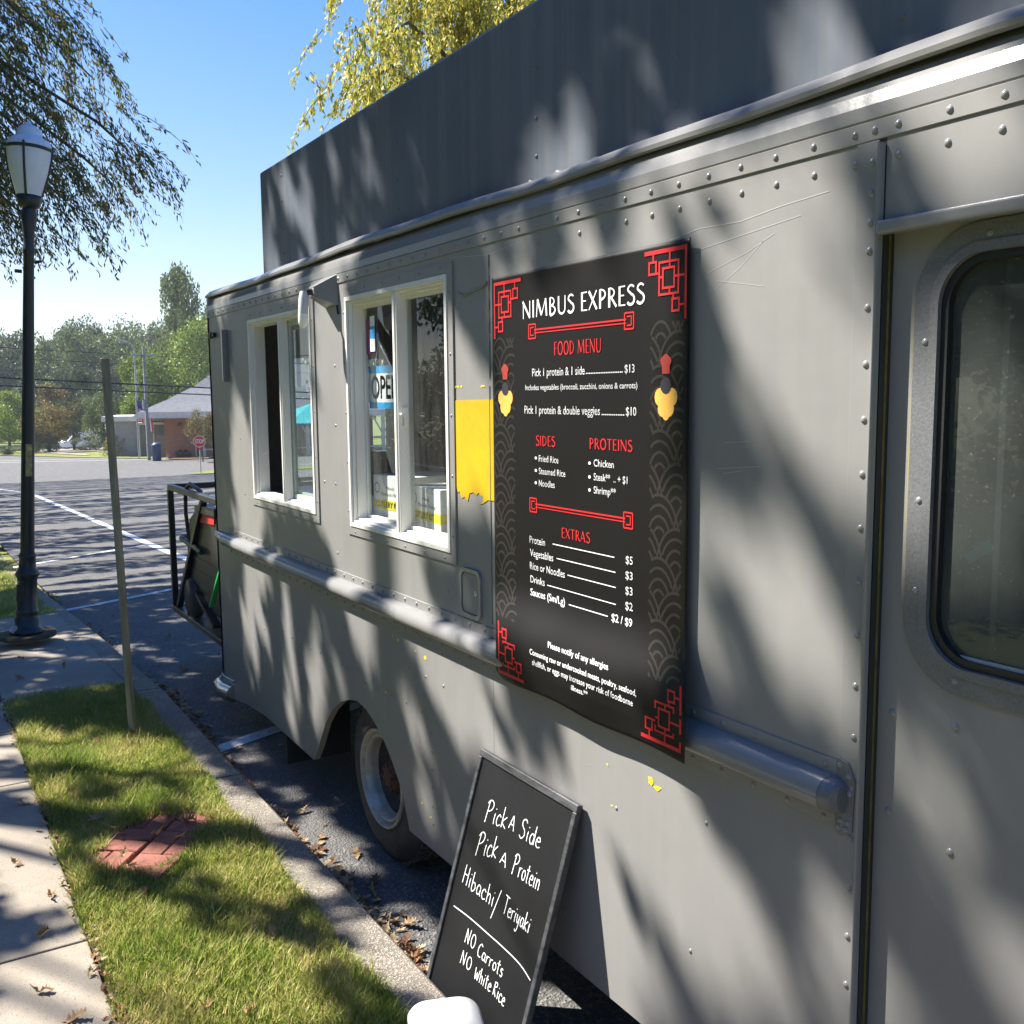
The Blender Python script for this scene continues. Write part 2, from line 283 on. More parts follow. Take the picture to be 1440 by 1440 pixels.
for a in np.arange(10.11, 30, 1.7): slab(a, a + 1.7, 1.4, 2.75)
verge = empty('planting_strip', (4, .8, 0), kind='structure')
hexa(MB(), -4, 6.735, .42, 1.142, -.05, .108).build('soil_bed', SOIL, verge)
for a, b in ((10.105, 12), (12, 15.5), (15.5, 34)): hexa(MB(), a, b, .42, 1.39, -.05, .11).build('soil_bed', LAWN, verge)
hexa(MB(), -5, 34, 2.76, 3.2, -.05, .1).build('soil_bed', LAWN, verge)
# brick patch in the grass
bp = empty('brick_patch', (4.2, .80, .11), 'worn patch of red pavers sunk in the grass strip between kerb and sidewalk', 'brick paving')
bme = None
def brick(cx, cy, rot, s=1.0):
    global bme
    if bme is None:
        o = MB().box(-.1, .1, -.048, .048, -.03, .03).build('brick', BRICKM, None, bevel=.005, seg=1); bme = o.data; COL.objects.unlink(o); bpy.data.objects.remove(o)
    o = link('brick', bme, None, bp); o.location = (cx - 4.2, cy - .80, -.012 + rnd.uniform(-.006, .006)); o.rotation_euler = (rnd.uniform(-.05, .05), rnd.uniform(-.05, .05), rot + rnd.uniform(-.05, .05)); o.scale = (s, 1, 1)
    md = o.modifiers.new('bevel', 'BEVEL'); md.width = .005; md.segments = 1
th = math.radians(-40); c_, s_ = math.cos(th), math.sin(th)
for i in range(3):
    for j in range(2):
        cx0, cy0 = (i - 1) * .205, (j - .5) * .205
        for k in (-.052, .052):
            ox, oy = (cx0, cy0 + k) if (i + j) % 2 else (cx0 + k, cy0)
            x, y = 4.2 + ox * c_ - oy * s_, .80 + ox * s_ + oy * c_
            brick(x, y, th + (0 if (i + j) % 2 else math.pi / 2), rnd.uniform(.93, .98))

# ================================================================ THE TRUCK
TR = empty('food_truck', (2.2, -1.1, 0), 'dark grey painted step van food truck with serving windows parked along the kerb', 'food truck')
ARCH = [(3.356, .297), (3.376, .345), (3.41, .415), (3.438, .459), (3.526, .55), (3.606, .609), (3.671, .643), (3.753, .673), (3.843, .686), (3.938, .669), (4.039, .631), (4.142, .565), (4.233, .479), (4.347, .318), (4.406, .249)]
W1 = (4.25, 5.165, 1.445, 2.368); W2 = (2.965, 3.848, 1.438, 2.372)
outer = [(1.262, .30)] + ARCH + [(5.14, .262), (5.5, .235), (5.75, .195), (5.965, .15), (5.965, 2.436), (1.262, 2.436)]
side = holed(outer, [rect(*W1[:2], *W1[2:]), rect(*W2[:2], *W2[2:])], 0, -.03).build('side_panel', PAINT, TR)
def rivet(mb, x, z, y=0, r=.0077, h=.004):
    n = 8; V = [(x + r * math.cos(2 * math.pi * i / n), y, z + r * math.sin(2 * math.pi * i / n)) for i in range(n)] + [(x + .72 * r * math.cos(2 * math.pi * i / n), y + h * .75, z + .72 * r * math.sin(2 * math.pi * i / n)) for i in range(n)] + [(x, y + h, z)]
    mb.add(V, [(i, (i + 1) % n, n + (i + 1) % n, n + i) for i in range(n)] + [(n + i, n + (i + 1) % n, 2 * n) for i in range(n)], True)
# belt strip under the roof shoulder, with its rivets
st = MB().box(-1.6, 5.963, -.001, .004, 2.434, 2.470).build('belt_strip', PAINT, TR, bevel=.0012, seg=1)
rv = MB()
for k in range(-26, 47): rivet(rv, 1.318 + .1 * k if k != -1 else 1.222, 2.452, .004)
rivet(rv, 1.273, 2.452, .004); rv.build('rivets', PAINTG, st, kind='stuff')
# roof shoulder, drip rail, flat roof
sh = MB(); prof = [(0.0, 2.470), (.004, 2.474), (.003, 2.50), (-.006, 2.525), (-.022, 2.548), (-.045, 2.566), (-.075, 2.577), (-.12, 2.58)]
for i in range(len(prof) - 1):
    (ya, za), (yb, zb) = prof[i], prof[i + 1]; sh.add([(-1.6, ya, za), (5.965, ya, za), (5.965, yb, zb), (-1.6, yb, zb)], [(0, 1, 2, 3)], True)
sh.build('roof_shoulder', PAINTG, TR)
MB().box(-1.6, 5.965, -2.2, -.1, 2.55, 2.585).build('roof', PAINT, TR)
gr = MB(); 
for a in range(40):
    xa, xb = -1.6 + a * .19, -1.6 + (a + 1) * .19; w = lambda x: .006 * math.sin(x * 2.1) * (1 if x > 1.5 else .3) + .003 * math.sin(x * 7)
    gr.add([(x, y, z + w(x)) for x in (xa, xb) for y, z in ((-.012, 2.553), (-.002, 2.556), (.0, 2.566), (-.03, 2.594), (-.07, 2.604), (-.07, 2.57))], [(i, (i + 1) % 6, 6 + (i + 1) % 6, 6 + i) for i in range(6)], False)
gr.build('drip_rail', PAINTG, TR)
# raised roof sign box
bx = empty('roof_box', (3, -1.1, 2.58)); bx.parent = TR; bx.location = (.8, 0, 2.58)
bm_ = MB().box(-1.5, 5.21, -2.1, -.1, 2.586, 3.128).build('box_panel', PAINT_SHADE, bx, bevel=.012, seg=2)
cb = MB(); x = -1.4
while x < 5.15:
    L = rnd.uniform(.03, .12); 
    if rnd.random() < .6: cb.tube([(x, -.097, 2.598 + rnd.uniform(-.004, .006)), (x + L * .5, -.094, 2.602 + rnd.uniform(-.006, .008)), (x + L, -.097, 2.598)], [.004, rnd.uniform(.004, .009), .003], 6)
    x += L * .8
cb.build('caulk_bead', PAINT_SHADE, bx)
rv = MB()
for px_ in (4.87, 3.55, 2.58, 1.95, 1.3):
    for z in (2.68, 2.79, 2.93, 3.05): rivet(rv, px_, z, -.1, .007, .004)
rv.build('rivets', PAINT_SHADE, bx, kind='stuff')
# bump rail
rail = empty('bump_rail', (1.3, 1.1, 1.16)); rail.parent = TR
MB().box(1.316, 5.72, -.001, .004, 1.085, 1.228).build('rail_flange', PAINT, rail, bevel=.0012, seg=1)
tb = MB(); n = 12
def tubeprof(x, k=1): return [(x, .003 + .05 * k * math.sin(math.pi * i / n) ** .8, 1.158 - .038 * math.cos(math.pi * i / n) * (.6 + .4 * k)) for i in range(n + 1)]
tb.add(tubeprof(1.325) + tubeprof(5.72), [(i, i + 1, n + 2 + i, n + 1 + i) for i in range(n)], True)
tb.build('rail_tube', PAINTG, rail)
tb = MB(); xs_ = [1.324, 1.312, 1.300, 1.291, 1.286]; ks = [1, .96, .82, .55, .08]
for i in range(4): tb.add(tubeprof(xs_[i], ks[i]) + tubeprof(xs_[i + 1], ks[i + 1]), [(j, j + 1, n + 2 + j, n + 1 + j) for j in range(n)], True)
tb.build('end_cap', SPECK, rail)
tb = MB(); tb.add(tubeprof(5.722, .8) + tubeprof(5.96, .2), [(i, i + 1, n + 2 + i, n + 1 + i) for i in range(n)], True); tb.build('rail_end', PAINTG, rail)
MB().poly([(1.315, 1.08), (1.30, 1.075), (1.272, 1.09), (1.268, 1.20), (1.285, 1.232), (1.315, 1.238)], 0, .0065).build('end_plate', SPECK, rail, bevel=.001, seg=1)
rv = MB()
for k in range(44):
    for z in (1.213, 1.099): rivet(rv, 1.345 + .1 * k, z, .004, .008)
for x, z in ((1.306, 1.222), (1.284, 1.205), (1.28, 1.17), (1.283, 1.108), (1.306, 1.092), (1.30, 1.108), (1.288, 1.092)): rivet(rv, x, z, .0065, .007)
rv.build('rivets', PAINTG, rail, kind='stuff')
# corner post by the door
MB().box(1.262, 1.312, -.001, .0035, .30, 2.433).build('post_strip', PAINT, TR, bevel=.001, seg=1)
ps = MB(); n_ = 8
pp = lambda z: [(1.262 - .014 * i / n_, .003 + .013 * math.sin(math.pi * min(1, i / n_ * 1.0)) ** .7, z) for i in range(n_ + 1)]
ps.add(pp(.25) + pp(2.425), [(i, i + 1, n_ + 2 + i, n_ + 1 + i) for i in range(n_)], True); ps.add(pp(2.425), [tuple(range(n_ + 1))])
ps.build('corner_post', PAINTG, TR)
rv = MB()
for z in [2.395, 2.339, 2.286, 2.234, 2.129, 2.023, 1.918, 1.813] + [1.708 - .105 * i for i in range(13)]: rivet(rv, 1.277, z, .0035)
for k in range(-8, 12): rivet(rv, 1.318 + .1 * k if k > -1 else 1.222 + .1 * (k + 1), 2.398, 0)
for z in (1.02, .89, .76): rivet(rv, 1.30, z, 0, .004, .0005)
q = [(3.1 + .13 * i, .80 + .01 * math.sin(i)) for i in range(16)] + [(3.05 + .14 * i, .95) for i in range(3)] + [(4.55, .5 + .09 * i) for i in range(5)] + [(3.15, .4 + .07 * i) for i in range(6)] + [(5.1, .45 + .1 * i) for i in range(5)] + [(4.15, 1.6), (4.02, 1.6), (4.15, 1.3), (4.02, 1.3), (3.99, 2.1), (4.0, 1.85), (2.6, .55), (2.3, .8), (2.05, .86), (2.3, .62), (2.3, .45), (2.1, .35), (1.7, .95), (1.75, .6), (1.6, .4), (5.6, 1.5), (5.55, .9), (5.4, 1.75), (5.35, 1.45), (3.0, 1.3), (2.8, 1.15)]
for x, z in q: rivet(rv, x, z, 0, .006, .003)
rv.build('rivets', PAINTG, TR, kind='stuff')
# door opening, header and door
MB().box(-.75, 1.247, -.03, 0, 2.272, 2.434).build('header_panel', PAINT, TR)
MB().box(1.247, 1.262, -.030, 0, .30, 2.434).build('door_jamb', mat('shade_dark_seal', (.035, .038, .038), .55), TR)  # jamb rubber, its colour darkened to carry the shade of the recess
MB().box(1.2462, 1.2468, -.020, -.014, .35, 2.26).build('worn_paint_line', mat('old_yellow_edge', (.16, .13, .03), .6, var=.4, vscale=20), TR)
MB().box(-.75, 1.252, -.002, .022, 2.258, 2.284).build('drip_cap', PAINTG, TR, bevel=.006, seg=3)
dr = empty('sliding_door', (.3, 1.1, .3)); dr.parent = TR; dr.location = (-1.9, 1.06, .3)
WX0, WX1, WZ0, WZ1 = .22, 1.140, 1.473, 2.208
holed(rect(-.7, 1.246, .22, 2.27), [rrect(WX0, WX1, WZ0, WZ1, .085, 8)], -.028, -.050).build('door_panel', PAINT, dr)
fr = holed(rrect(WX0 - .052, WX1 + .052, WZ0 - .052, WZ1 + .052, .13, 10), [rrect(WX0, WX1, WZ0, WZ1, .085, 10)], -.022, -.031).build('window_frame', SPECK, dr, bevel=.002, seg=1)
holed(rrect(WX0 - .018, WX1 + .018, WZ0 - .018, WZ1 + .018, .10, 10), [rrect(WX0 - .001, WX1 + .001, WZ0 - .001, WZ1 + .001, .085, 10)], -.018, -.040).build('rubber_seal', SPECK, dr, bevel=.002, seg=1)
holed(rrect(WX0, WX1, WZ0, WZ1, .085, 10), [rrect(WX0 + .014, WX1 - .014, WZ0 + .014, WZ1 - .014, .075, 10)], -.027, -.050).build('inner_gasket', PLAST, fr)
holed(rrect(WX0 - .057, WX1 + .0585, WZ0 - .05, WZ1 + .055, .135, 10), [rrect(WX0 - .051, WX1 + .051, WZ0 - .051, WZ1 + .051, .128, 10)], -.027, -.0285).build('masking_edge', mat('faint_yellow_edge', (.33, .27, .10), .6, col2=(.2, .2, .18), vscale=3), fr)
MB().add([(x_, -.042, z_) for x_, z_ in rect(WX0 + .01, WX1 - .01, WZ0 + .01, WZ1 - .01)], [(0, 1, 2, 3)]).build('door_glass', GLASSD, dr)
MB().box(WX0 + .02, WX1 - .016, -.041, -.035, WZ0 + .004, WZ0 + .02).build('glass_channel', mat('pale_channel', (.45, .44, .42), .5), dr)
MB().box(1.035, 1.047, -.09, -.07, WZ0, WZ1).build('inner_mullion', INTM, dr)
MB().bar((1.12, -.10, 1.66), (1.09, -.13, 1.69), .02).build('inner_latch', mat('teal_plastic', (.1, .4, .4), .5), dr)
rv = MB()
for x, z in ((1.178, 2.06), (1.178, 1.77), (1.178, 1.60), (1.09, WZ0 - .026), (.9, WZ0 - .026), (1.06, WZ1 + .03), (.85, WZ1 + .03)): rivet(rv, x - .010, z, -.022, .007, .003)
for x, z in ((1.085, 1.36), (1.085, 1.12), (.8, 1.36), (.8, 1.12), (1.22, 1.35), (1.222, 1.15)): rivet(rv, x - .008, z, -.028, .0085, .0045)
rv.build('rivets', PAINTG, dr, kind='stuff')
# body shell
sh = MB(); sh.box(-1.6, 5.96, -2.2, -2.17, .25, 2.56); sh.build('far_side_panel', PAINT, TR)
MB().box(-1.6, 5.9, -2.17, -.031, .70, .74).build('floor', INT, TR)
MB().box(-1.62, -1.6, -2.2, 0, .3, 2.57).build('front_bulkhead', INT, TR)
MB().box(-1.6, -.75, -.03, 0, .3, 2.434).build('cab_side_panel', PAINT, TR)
nose = MB().box(-2.5, -1.62, -2.1, -.1, .45, 1.35).build('hood', PAINT, TR, bevel=.08, seg=3)
def yz_holed(x0, x1, outer, holes):
    mb = holed(outer, holes, 0, 1); mb.v = [(x0 if y == 0 else x1, x, z) for x, y, z in mb.v]; return mb
rw = yz_holed(5.965, 5.93, rect(-2.2, 0, .30, 2.56), [rrect(-.90, -.455, 1.45, 2.21, .09), rrect(-1.62, -.945, 1.62, 2.21, .09)]).build('rear_wall', PAINT, TR)
for a, b, c in ((-.90, -.455, 1.45), (-1.62, -.945, 1.62)): MB().add([(5.942, y_, z_) for y_, z_ in rect(a - .01, b + .01, c - .01, 2.22)], [(0, 1, 2, 3)]).build('rear_glass', GLASS, rw)
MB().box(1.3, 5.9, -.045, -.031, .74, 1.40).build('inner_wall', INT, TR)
MB().box(2.2, 5.85, -.62, -.046, 1.40, 1.43).build('counter', INTM, TR)
MB().box(1.4, 5.9, -2.16, -2.14, .74, 2.5).build('inner_far_wall', INTM, TR)
eq = MB(); eq.box(2.0, 3.2, -2.1, -1.4, .75, 1.6); eq.box(3.4, 4.4, -2.1, -1.5, .75, 1.9); eq.box(2.0, 4.6, -2.1, -1.6, 2.1, 2.45); eq.build('kitchen_equipment', INTM, TR, bevel=.02)
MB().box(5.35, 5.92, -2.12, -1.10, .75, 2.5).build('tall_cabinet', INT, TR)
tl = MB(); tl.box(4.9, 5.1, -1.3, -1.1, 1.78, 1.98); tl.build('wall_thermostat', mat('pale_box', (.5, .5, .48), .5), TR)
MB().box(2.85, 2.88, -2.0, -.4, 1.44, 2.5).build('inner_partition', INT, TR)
# underbody
un = MB(); un.box(-1.6, 5.8, -1.9, -.3, .52, .68); un.box(-2, 5.6, -1.5, -1.35, .42, .55); un.box(-2, 5.6, -.85, -.7, .42, .55); un.build('chassis', BLACK, TR)
MB().box(4.98, 5.01, -.42, -.06, .03, .40).build('mud_flap', PLAST, TR)
MB().tube([(3.75, -2.0, .36), (3.75, -.2, .36)], .06, 10).build('axle', BLACK, TR)
bmp = MB(); bmp.tube([(5.72, .004, .235), (5.86, .02, .225), (5.97, .012, .23), (6.03, -.05, .24), (6.05, -.3, .24), (6.05, -2.0, .24)], .05, 12); bmp.build('rear_bumper', CHROME, TR)
MB().tube([(5.70, .004, .315), (5.9, .008, .30), (5.968, .0, .30)], .008, 6).build('bumper_trim', PAINTG, TR)
def wheel(x, y0, sgn):     # outer face at y0
    w = empty('wheel', (x, y0, .362)); w.parent = TR; w.location = (x - 2.2, y0 + 1.1, .362)
    s = sgn
    pr = [(.205, -.018), (.215, -.004), (.235, .0), (.262, -.003), (.29, -.004), (.318, -.012), (.345, -.03), (.358, -.05), (.362, -.07), (.362, -.19), (.35, -.215), (.31, -.235), (.21, -.22)]
    ty = MB(); ty.lathe([(r, s * h) for r, h in pr], (x, y0, .362), 56, 'y'); t = ty.build('tyre', RUB, w)
    lug = MB()
    for k in range(56):
        a = 2 * math.pi * k / 56; ca, sa = math.cos(a), math.sin(a); M4 = Matrix.Translation((x + ca * .362, y0, .362 + sa * .362)) @ Matrix.Rotation(-a, 4, 'Y')
        for q in (.05, .10, .15, .19): lug.box(-.006, .005, s * -q - .018, s * -q + .018, -.013, .013, M4)
    lug.build('tread_blocks', RUB, w, kind='stuff')
    rm = MB(); rm.lathe([(.208, s * -.016), (.213, s * .002), (.208, s * .009), (.201, s * .006), (.199, s * -.018), (.190, s * -.022), (.186, s * -.008), (.180, s * -.004), (.174, s * -.008), (.171, s * -.04), (.166, s * -.06)], (x, y0, .362), 48, 'y'); rm.build('rim', RIM, w)
    dc = MB(); dc.lathe([(.167, s * -.058), (.158, s * -.085), (.11, s * -.10), (.06, s * -.095)], (x, y0, .362), 36, 'y'); dc.build('wheel_disc', mat('grimy_disc', (.05, .042, .037), .8, var=.5, vscale=20) if not bpy.data.materials.get('grimy_disc') else bpy.data.materials['grimy_disc'], w)
    hb = MB(); hb.lathe([(.125, s * -.092), (.12, s * -.088), (.075, s * -.085), (.062, s * -.05), (.055, s * -.03), (.03, s * -.025), (0, s * -.02)], (x, y0, .362), 20, 'y')
    for k in range(6):
        a = 2 * math.pi * k / 6; hb.lathe([(.012, s * -.085), (.012, s * -.062), (0, s * -.06)], (x + .095 * math.cos(a), y0, .362 + .095 * math.sin(a)), 6, 'y', False)
    for k in range(8):
        a = 2 * math.pi * k / 8; hb.lathe([(.008, s * -.04), (.008, s * -.022), (0, s * -.02)], (x + .045 * math.cos(a), y0, .362 + .045 * math.sin(a)), 6, 'y', False)
    hb.build('hub', RUST, w); return w
W_ = wheel(3.755, -.062, 1); wheel(3.755, -2.14, -1); wheel(.1 - 1.1, -.07, 1); wheel(-1.0, -2.13, -1); wheel(3.755, -.33, 1)
# window assemblies
def pane(x0, x1, y, z0, z1): return MB().add([(x_, y, z_) for x_, z_ in rect(x0, x1, z0, z1)], [(0, 1, 2, 3)])
def flange(a, b, c, d, w, parent, nm='window_trim'):
    o = holed(rect(a - w, b + w, c - w, d + w), [rect(a - .001, b + .001, c - .001, d + .001)], .006, -.001).build(nm, PAINT, parent, bevel=.0015, seg=1)
    rv = MB()
    for i in range(6):
        x = a + (b - a) * (i + .3) / 5.6; rivet(rv, x, d + w * .6, .006, .005, .003); rivet(rv, x, c - w * .6, .006, .005, .003)
    for i in range(5): z = c + (d - c) * (i + .3) / 4.6; rivet(rv, a - w * .5, z, .006, .005, .003); rivet(rv, b + w * .5, z, .006, .005, .003)
    rv.build('screws', PAINTG, parent, kind='stuff')
def ring(a, b, c, d, w, y0, y1, mt, name, parent, bev=.002): return holed(rect(a, b, c, d), [rect(a + w, b - w, c + w, d - w)], y0, y1).build(name, mt, parent, bevel=bev, seg=1)
PALEG = mat('greenish_sash', (.42, .47, .43), .35, var=.1)
for wi, (a, b, c, d) in enumerate((W1, W2)):
    w = empty('window', ((a + b) / 2, 0, c)); w.parent = TR; w.location = ((a + b) / 2 - 2.2, 1.1, c)
    flange(a, b, c, d, .036, w)
    ring(a + .001, b - .001, c + .001, d - .001, .016, .010, -.050, WHITE, 'frame', w)
    ring(a + .015, b - .015, c + .015, d - .015, .010, .001, -.060, WHITE, 'frame_step', w)
    ring(a + .022, b - .022, c + .022, d - .022, .012, -.014, -.070, WHITE, 'track', w)
    MB().box(a + .02, b - .02, -.07, .0, c + .012, c + .026).build('sill', WHITE, w, bevel=.003, seg=1)
    mx = 4.685 if wi == 0 else 3.385
    MB().box(mx - .020, mx + .020, -.035, .004, c + .02, d - .018).build('mullion', WHITE, w, bevel=.003, seg=1)
    MB().box(mx - .010, mx + .006, .003, .009, c + .03, d - .03).build('mullion_rib', WHITE, w, bevel=.002, seg=1)
    if wi == 0:
        s = ring(a + .03, mx - .012, c + .03, d - .03, .030, -.036, -.052, PALEG, 'sash', w)
        s2 = ring(a + .055, mx + .03, c + .045, d - .05, .026, -.056, -.070, PALEG, 'sash', w)
        pane(a + .05, mx - .03, -.044, c + .05, d - .05).build('glass', GLASS, w); pane(a + .07, mx, -.063, c + .06, d - .07).build('glass', GLASS, w)
        MB().box(a + .01, a + .03, -.01, .004, c + .10, c + .20).build('latch', WHITE, w, bevel=.002, seg=1)
        MB().box(a + .012, a + .022, .002, .0045, c + .06, c + .09).build('red_sticker', RED, w)
    else:
        s = ring(mx + .002, b - .03, c + .03, d - .03, .018, -.052, -.068, WHITE, 'sash', w); pane(mx + .015, b - .045, -.060, c + .045, d - .045).build('glass', GLASS, w)
        s = ring(a + .03, mx - .002, c + .03, d - .03, .020, -.030, -.046, WHITE, 'sash', w); pane(a + .045, mx - .018, -.038, c + .045, d - .045).build('glass', GLASS, w)
        l = MB(); l.box(mx - .036, mx - .020, -.03, -.012, 1.86, 1.93); l.tube([(mx - .03, -.012, 1.90), (mx - .04, .004, 1.905), (mx - .06, .006, 1.905)], .005, 6); l.build('latch', WHITE, w, bevel=.001, seg=1)
        st_ = MB().box(3.70, 3.745, -.0575, -.0572, 2.15, 2.29).build('sticker', mat('blue_sticker', (.05, .32, .7), .5), w); MB().box(3.70, 3.745, -.0571, -.0568, 2.15, 2.20).build('sticker_panel', PRINTW, w); MB().box(3.70, 3.745, -.0571, -.0568, 2.25, 2.29).build('sticker_panel', PRINTW, w)
        MB().box(3.75, 3.785, -.0575, -.0572, 2.14, 2.28).build('sticker', mat('plum_sticker', (.2, .03, .1), .5), w)
# fuel door, yellow patch, paint chips, hinge bracket, caulk lines
fd = holed(rrect(2.763, 2.905, 1.236, 1.402, .03), [rrect(2.777, 2.892, 1.25, 1.389, .022)], .009, -.001).build('hatch_frame', PAINTG, TR, bevel=.003, seg=2)
h_ = MB().poly(rrect(2.779, 2.89, 1.252, 1.387, .02), -.001, .005).build('hatch_lid', PAINT, TR, bevel=.002, seg=1); k_ = MB(); k_.lathe([(.009, .005), (.009, .008), (0, .009)], (2.80, 0, 1.325), 12, 'y'); k_.build('lock', CHROME, h_)
P_ = [(2.668, 1.958), (2.938, 1.955)]; x = 2.938
P_ += [(2.936, 1.665), (2.925, 1.668), (2.918, 1.648), (2.905, 1.655), (2.893, 1.632), (2.872, 1.638), (2.85, 1.625), (2.838, 1.652), (2.815, 1.658), (2.79, 1.65), (2.778, 1.66), (2.765, 1.652), (2.748, 1.648), (2.752, 1.632), (2.77, 1.622), (2.745, 1.628), (2.72, 1.64), (2.668, 1.642)]
MB().poly(P_, -.001, .0018).build('exposed_yellow_panel', YEL, TR)
pc = MB()
for x, z, s in ((2.925, 2.0, .008), (2.905, 2.0, .009), (2.885, 2.0, .006), (2.75, 2.0, .008), (2.735, 2.0, .006), (3.19, 1.02, .016), (3.27, 1.028, .006), (3.42, 1.04, .008), (3.47, 1.045, .006), (1.905, .985, .016), (1.88, .975, .014), (2.09, .97, .006), (2.07, .86, .005), (3.24, .45, .007), (3.17, .42, .007), (3.33, .36, .005), (3.1, .33, .005), (3.55, .80, .008), (5.5, .9, .008)):
    n = 7; pc.poly([(x + s * rnd.uniform(.5, 1.2) * math.cos(2 * math.pi * i / n), z + s * .55 * rnd.uniform(.5, 1.3) * math.sin(2 * math.pi * i / n)) for i in range(n)], -.001, .0012)
pc.build('paint_chips', mat('bright_yellow_chip', (.75, .62, .02), .5), TR, kind='stuff')
cl = MB(); cl.tube([(2.90, .002, 2.305), (2.86, .004, 2.29), (2.80, .003, 2.30), (2.74, .004, 2.305), (2.71, .003, 2.32)], .003, 6); cl.tube([(2.698, .002, 2.40 - .02 * i + 0) for i in range(20)], [.0018 + .001 * math.sin(i * 1.9) for i in range(20)], 6); cl.tube([(2.70, .0, .30), (2.70, .0, 1.07)], .0008, 5); cl.tube([(2.702, .002, 1.24), (2.70, .002, 2.0)], .0015, 5)
cl.build('caulk_line', PAINTG, TR)
hb = MB(); hb.box(5.57, 5.66, .0, .012, 2.06, 2.345); hb.box(5.57, 5.585, .012, .03, 2.06, 2.345); hb.build('hinge_bracket', PAINTG, TR, bevel=.003, seg=1)
hb = MB(); hb.tube([(5.86, 0, 2.33), (5.86, .02, 2.33)], .018, 10); hb.tube([(5.80, 0, 2.33), (5.80, .02, 2.33)], .014, 10); hb.build('marker_light', PLAST, TR)
# scratches and scuffs in the paint
sc_ = MB()
def scratch(P, w=.0012): 
    for (a, b1), (c, d1) in zip(P[:-1], P[1:]): sc_.add([(a, .0006, b1), (c, .0006, d1), (c, .0006, d1 + w), (a, .0006, b1 + w)], [(0, 1, 2, 3)])
scratch([(1.85, 2.33), (1.75, 2.342), (1.62, 2.338), (1.50, 2.352), (1.38, 2.36)], .0018); scratch([(1.80, 2.29), (1.65, 2.305), (1.45, 2.325)], .0015); scratch([(1.72, 2.24), (1.60, 2.27), (1.52, 2.30)]); scratch([(1.70, 2.20), (1.62, 2.24), (1.55, 2.29)]); scratch([(1.69, 2.22), (1.55, 2.195)]); scratch([(1.66, 1.86), (1.58, 1.865)]); scratch([(1.68, 1.80), (1.55, 1.812)]); scratch([(1.66, 1.79), (1.60, 1.80)])
scratch([(2.95, 2.42), (2.7, 2.40), (2.5, 2.415)], .0012); scratch([(2.05, .50), (2.02, .40)], .0008)
for i in range(14): x = rnd.uniform(1.3, 5.6); z = rnd.uniform(.5, 2.3); a = rnd.uniform(-.4, .4); L = rnd.uniform(.02, .08); scratch([(x, z), (x + L, z + L * a)], .0009)
sc_.build('scratches', mat('scratched_paint', (.42, .42, .41), .5), TR, kind='stuff')
# wall lamp
lp = empty('wall_lamp', (4.0, 0, 2.4)); lp.parent = TR; lp.location = (1.8, 1.1, 2.4)
f = MB(); f.add([(4.08, .0, 2.475), (3.93, .0, 2.475), (3.93, .0, 2.345), (4.08, .0, 2.345), (4.04, .085, 2.425), (3.985, .085, 2.425), (3.985, .085, 2.385), (4.04, .085, 2.385)], [(0, 1, 5, 4), (1, 2, 6, 5), (2, 3, 7, 6), (3, 0, 4, 7), (4, 5, 6, 7), (0, 3, 2, 1)]); f.build('mount', PAINTG, lp, bevel=.002, seg=1)
f = MB(); f.tube([(4.01, .08, 2.405), (4.01, .11, 2.40)], .014, 10); f.build('swivel', PLAST, lp)
f = MB(); f.tube([(4.01, .12, 2.40), (4.0, .125, 2.37), (3.995, .13, 2.31)], [.016, .02, .02], 14); f.build('housing', mat('pale_grey_plastic', (.55, .56, .55), .4), lp)
f = MB(); f.tube([(3.995, .13, 2.31), (3.993, .132, 2.28), (3.99, .133, 2.262), (3.99, .133, 2.254)], [.021, .02, .015, .005], 14); f.build('bulb', mat('white_bulb', (.85, .84, .78), .3), lp)
f = MB(); f.tube([(3.94, .004, 2.35), (3.935, .004, 2.33), (3.93, .003, 2.31)], .004, 6); f.build('cable', PLAST, lp)
# ================================================================ writing
_tc = {}
def textmesh(s, res=3):
    if (s, res) in _tc: return _tc[(s, res)]
    cu = bpy.data.curves.new('t', 'FONT'); cu.body = s; cu.size = 1; cu.resolution_u = res
    o = bpy.data.objects.new('t', cu); me = bpy.data.meshes.new_from_object(o)
    V = np.array([v.co[:2] for v in me.vertices]) if len(me.vertices) else np.zeros((0, 2)); F = [tuple(p.vertices) for p in me.polygons]
    bpy.data.objects.remove(o); bpy.data.curves.remove(cu); bpy.data.meshes.remove(me); _tc[(s, res)] = (V, F); return V, F
CAPH = float(textmesh('H')[0][:, 1].max())
def put_text(mb, s, fn, u0, u1, v0, cap, bold=0):      # fn(u, v) -> world point; text from u0 to u1 on baseline v0
    V, F = textmesh(s); x0, x1 = V[:, 0].min(), V[:, 0].max()
    for db in ((0, 0), (bold, 0), (0, bold)) if bold else ((0, 0),):
        mb.add([fn(u0 + (x - x0) / (x1 - x0) * (u1 - u0) + db[0] * (1 if u1 > u0 else -1), v0 + y / CAPH * cap + db[1]) for x, y in V], F)
def ribbon(mb, pts, w0, w1, fn, closed=False):
    n = len(pts); V = []
    for i, p in enumerate(pts):
        a = pts[max(i - 1, 0)]; b = pts[min(i + 1, n - 1)]; dx, dy = b[0] - a[0], b[1] - a[1]; L = math.hypot(dx, dy) or 1
        w = (w0 + (w1 - w0) * i / max(1, n - 1)) / 2; V += [fn(p[0] - dy / L * w, p[1] + dx / L * w), fn(p[0] + dy / L * w, p[1] - dx / L * w)]
    mb.add(V, [(2 * i, 2 * i + 1, 2 * i + 3, 2 * i + 2) for i in range(n - 1)])
def arc(cx, cy, rx, ry, a0, a1, n=10): return [(cx + rx * math.cos(math.radians(a0 + (a1 - a0) * i / n)), cy + ry * math.sin(math.radians(a0 + (a1 - a0) * i / n))) for i in range(n + 1)]
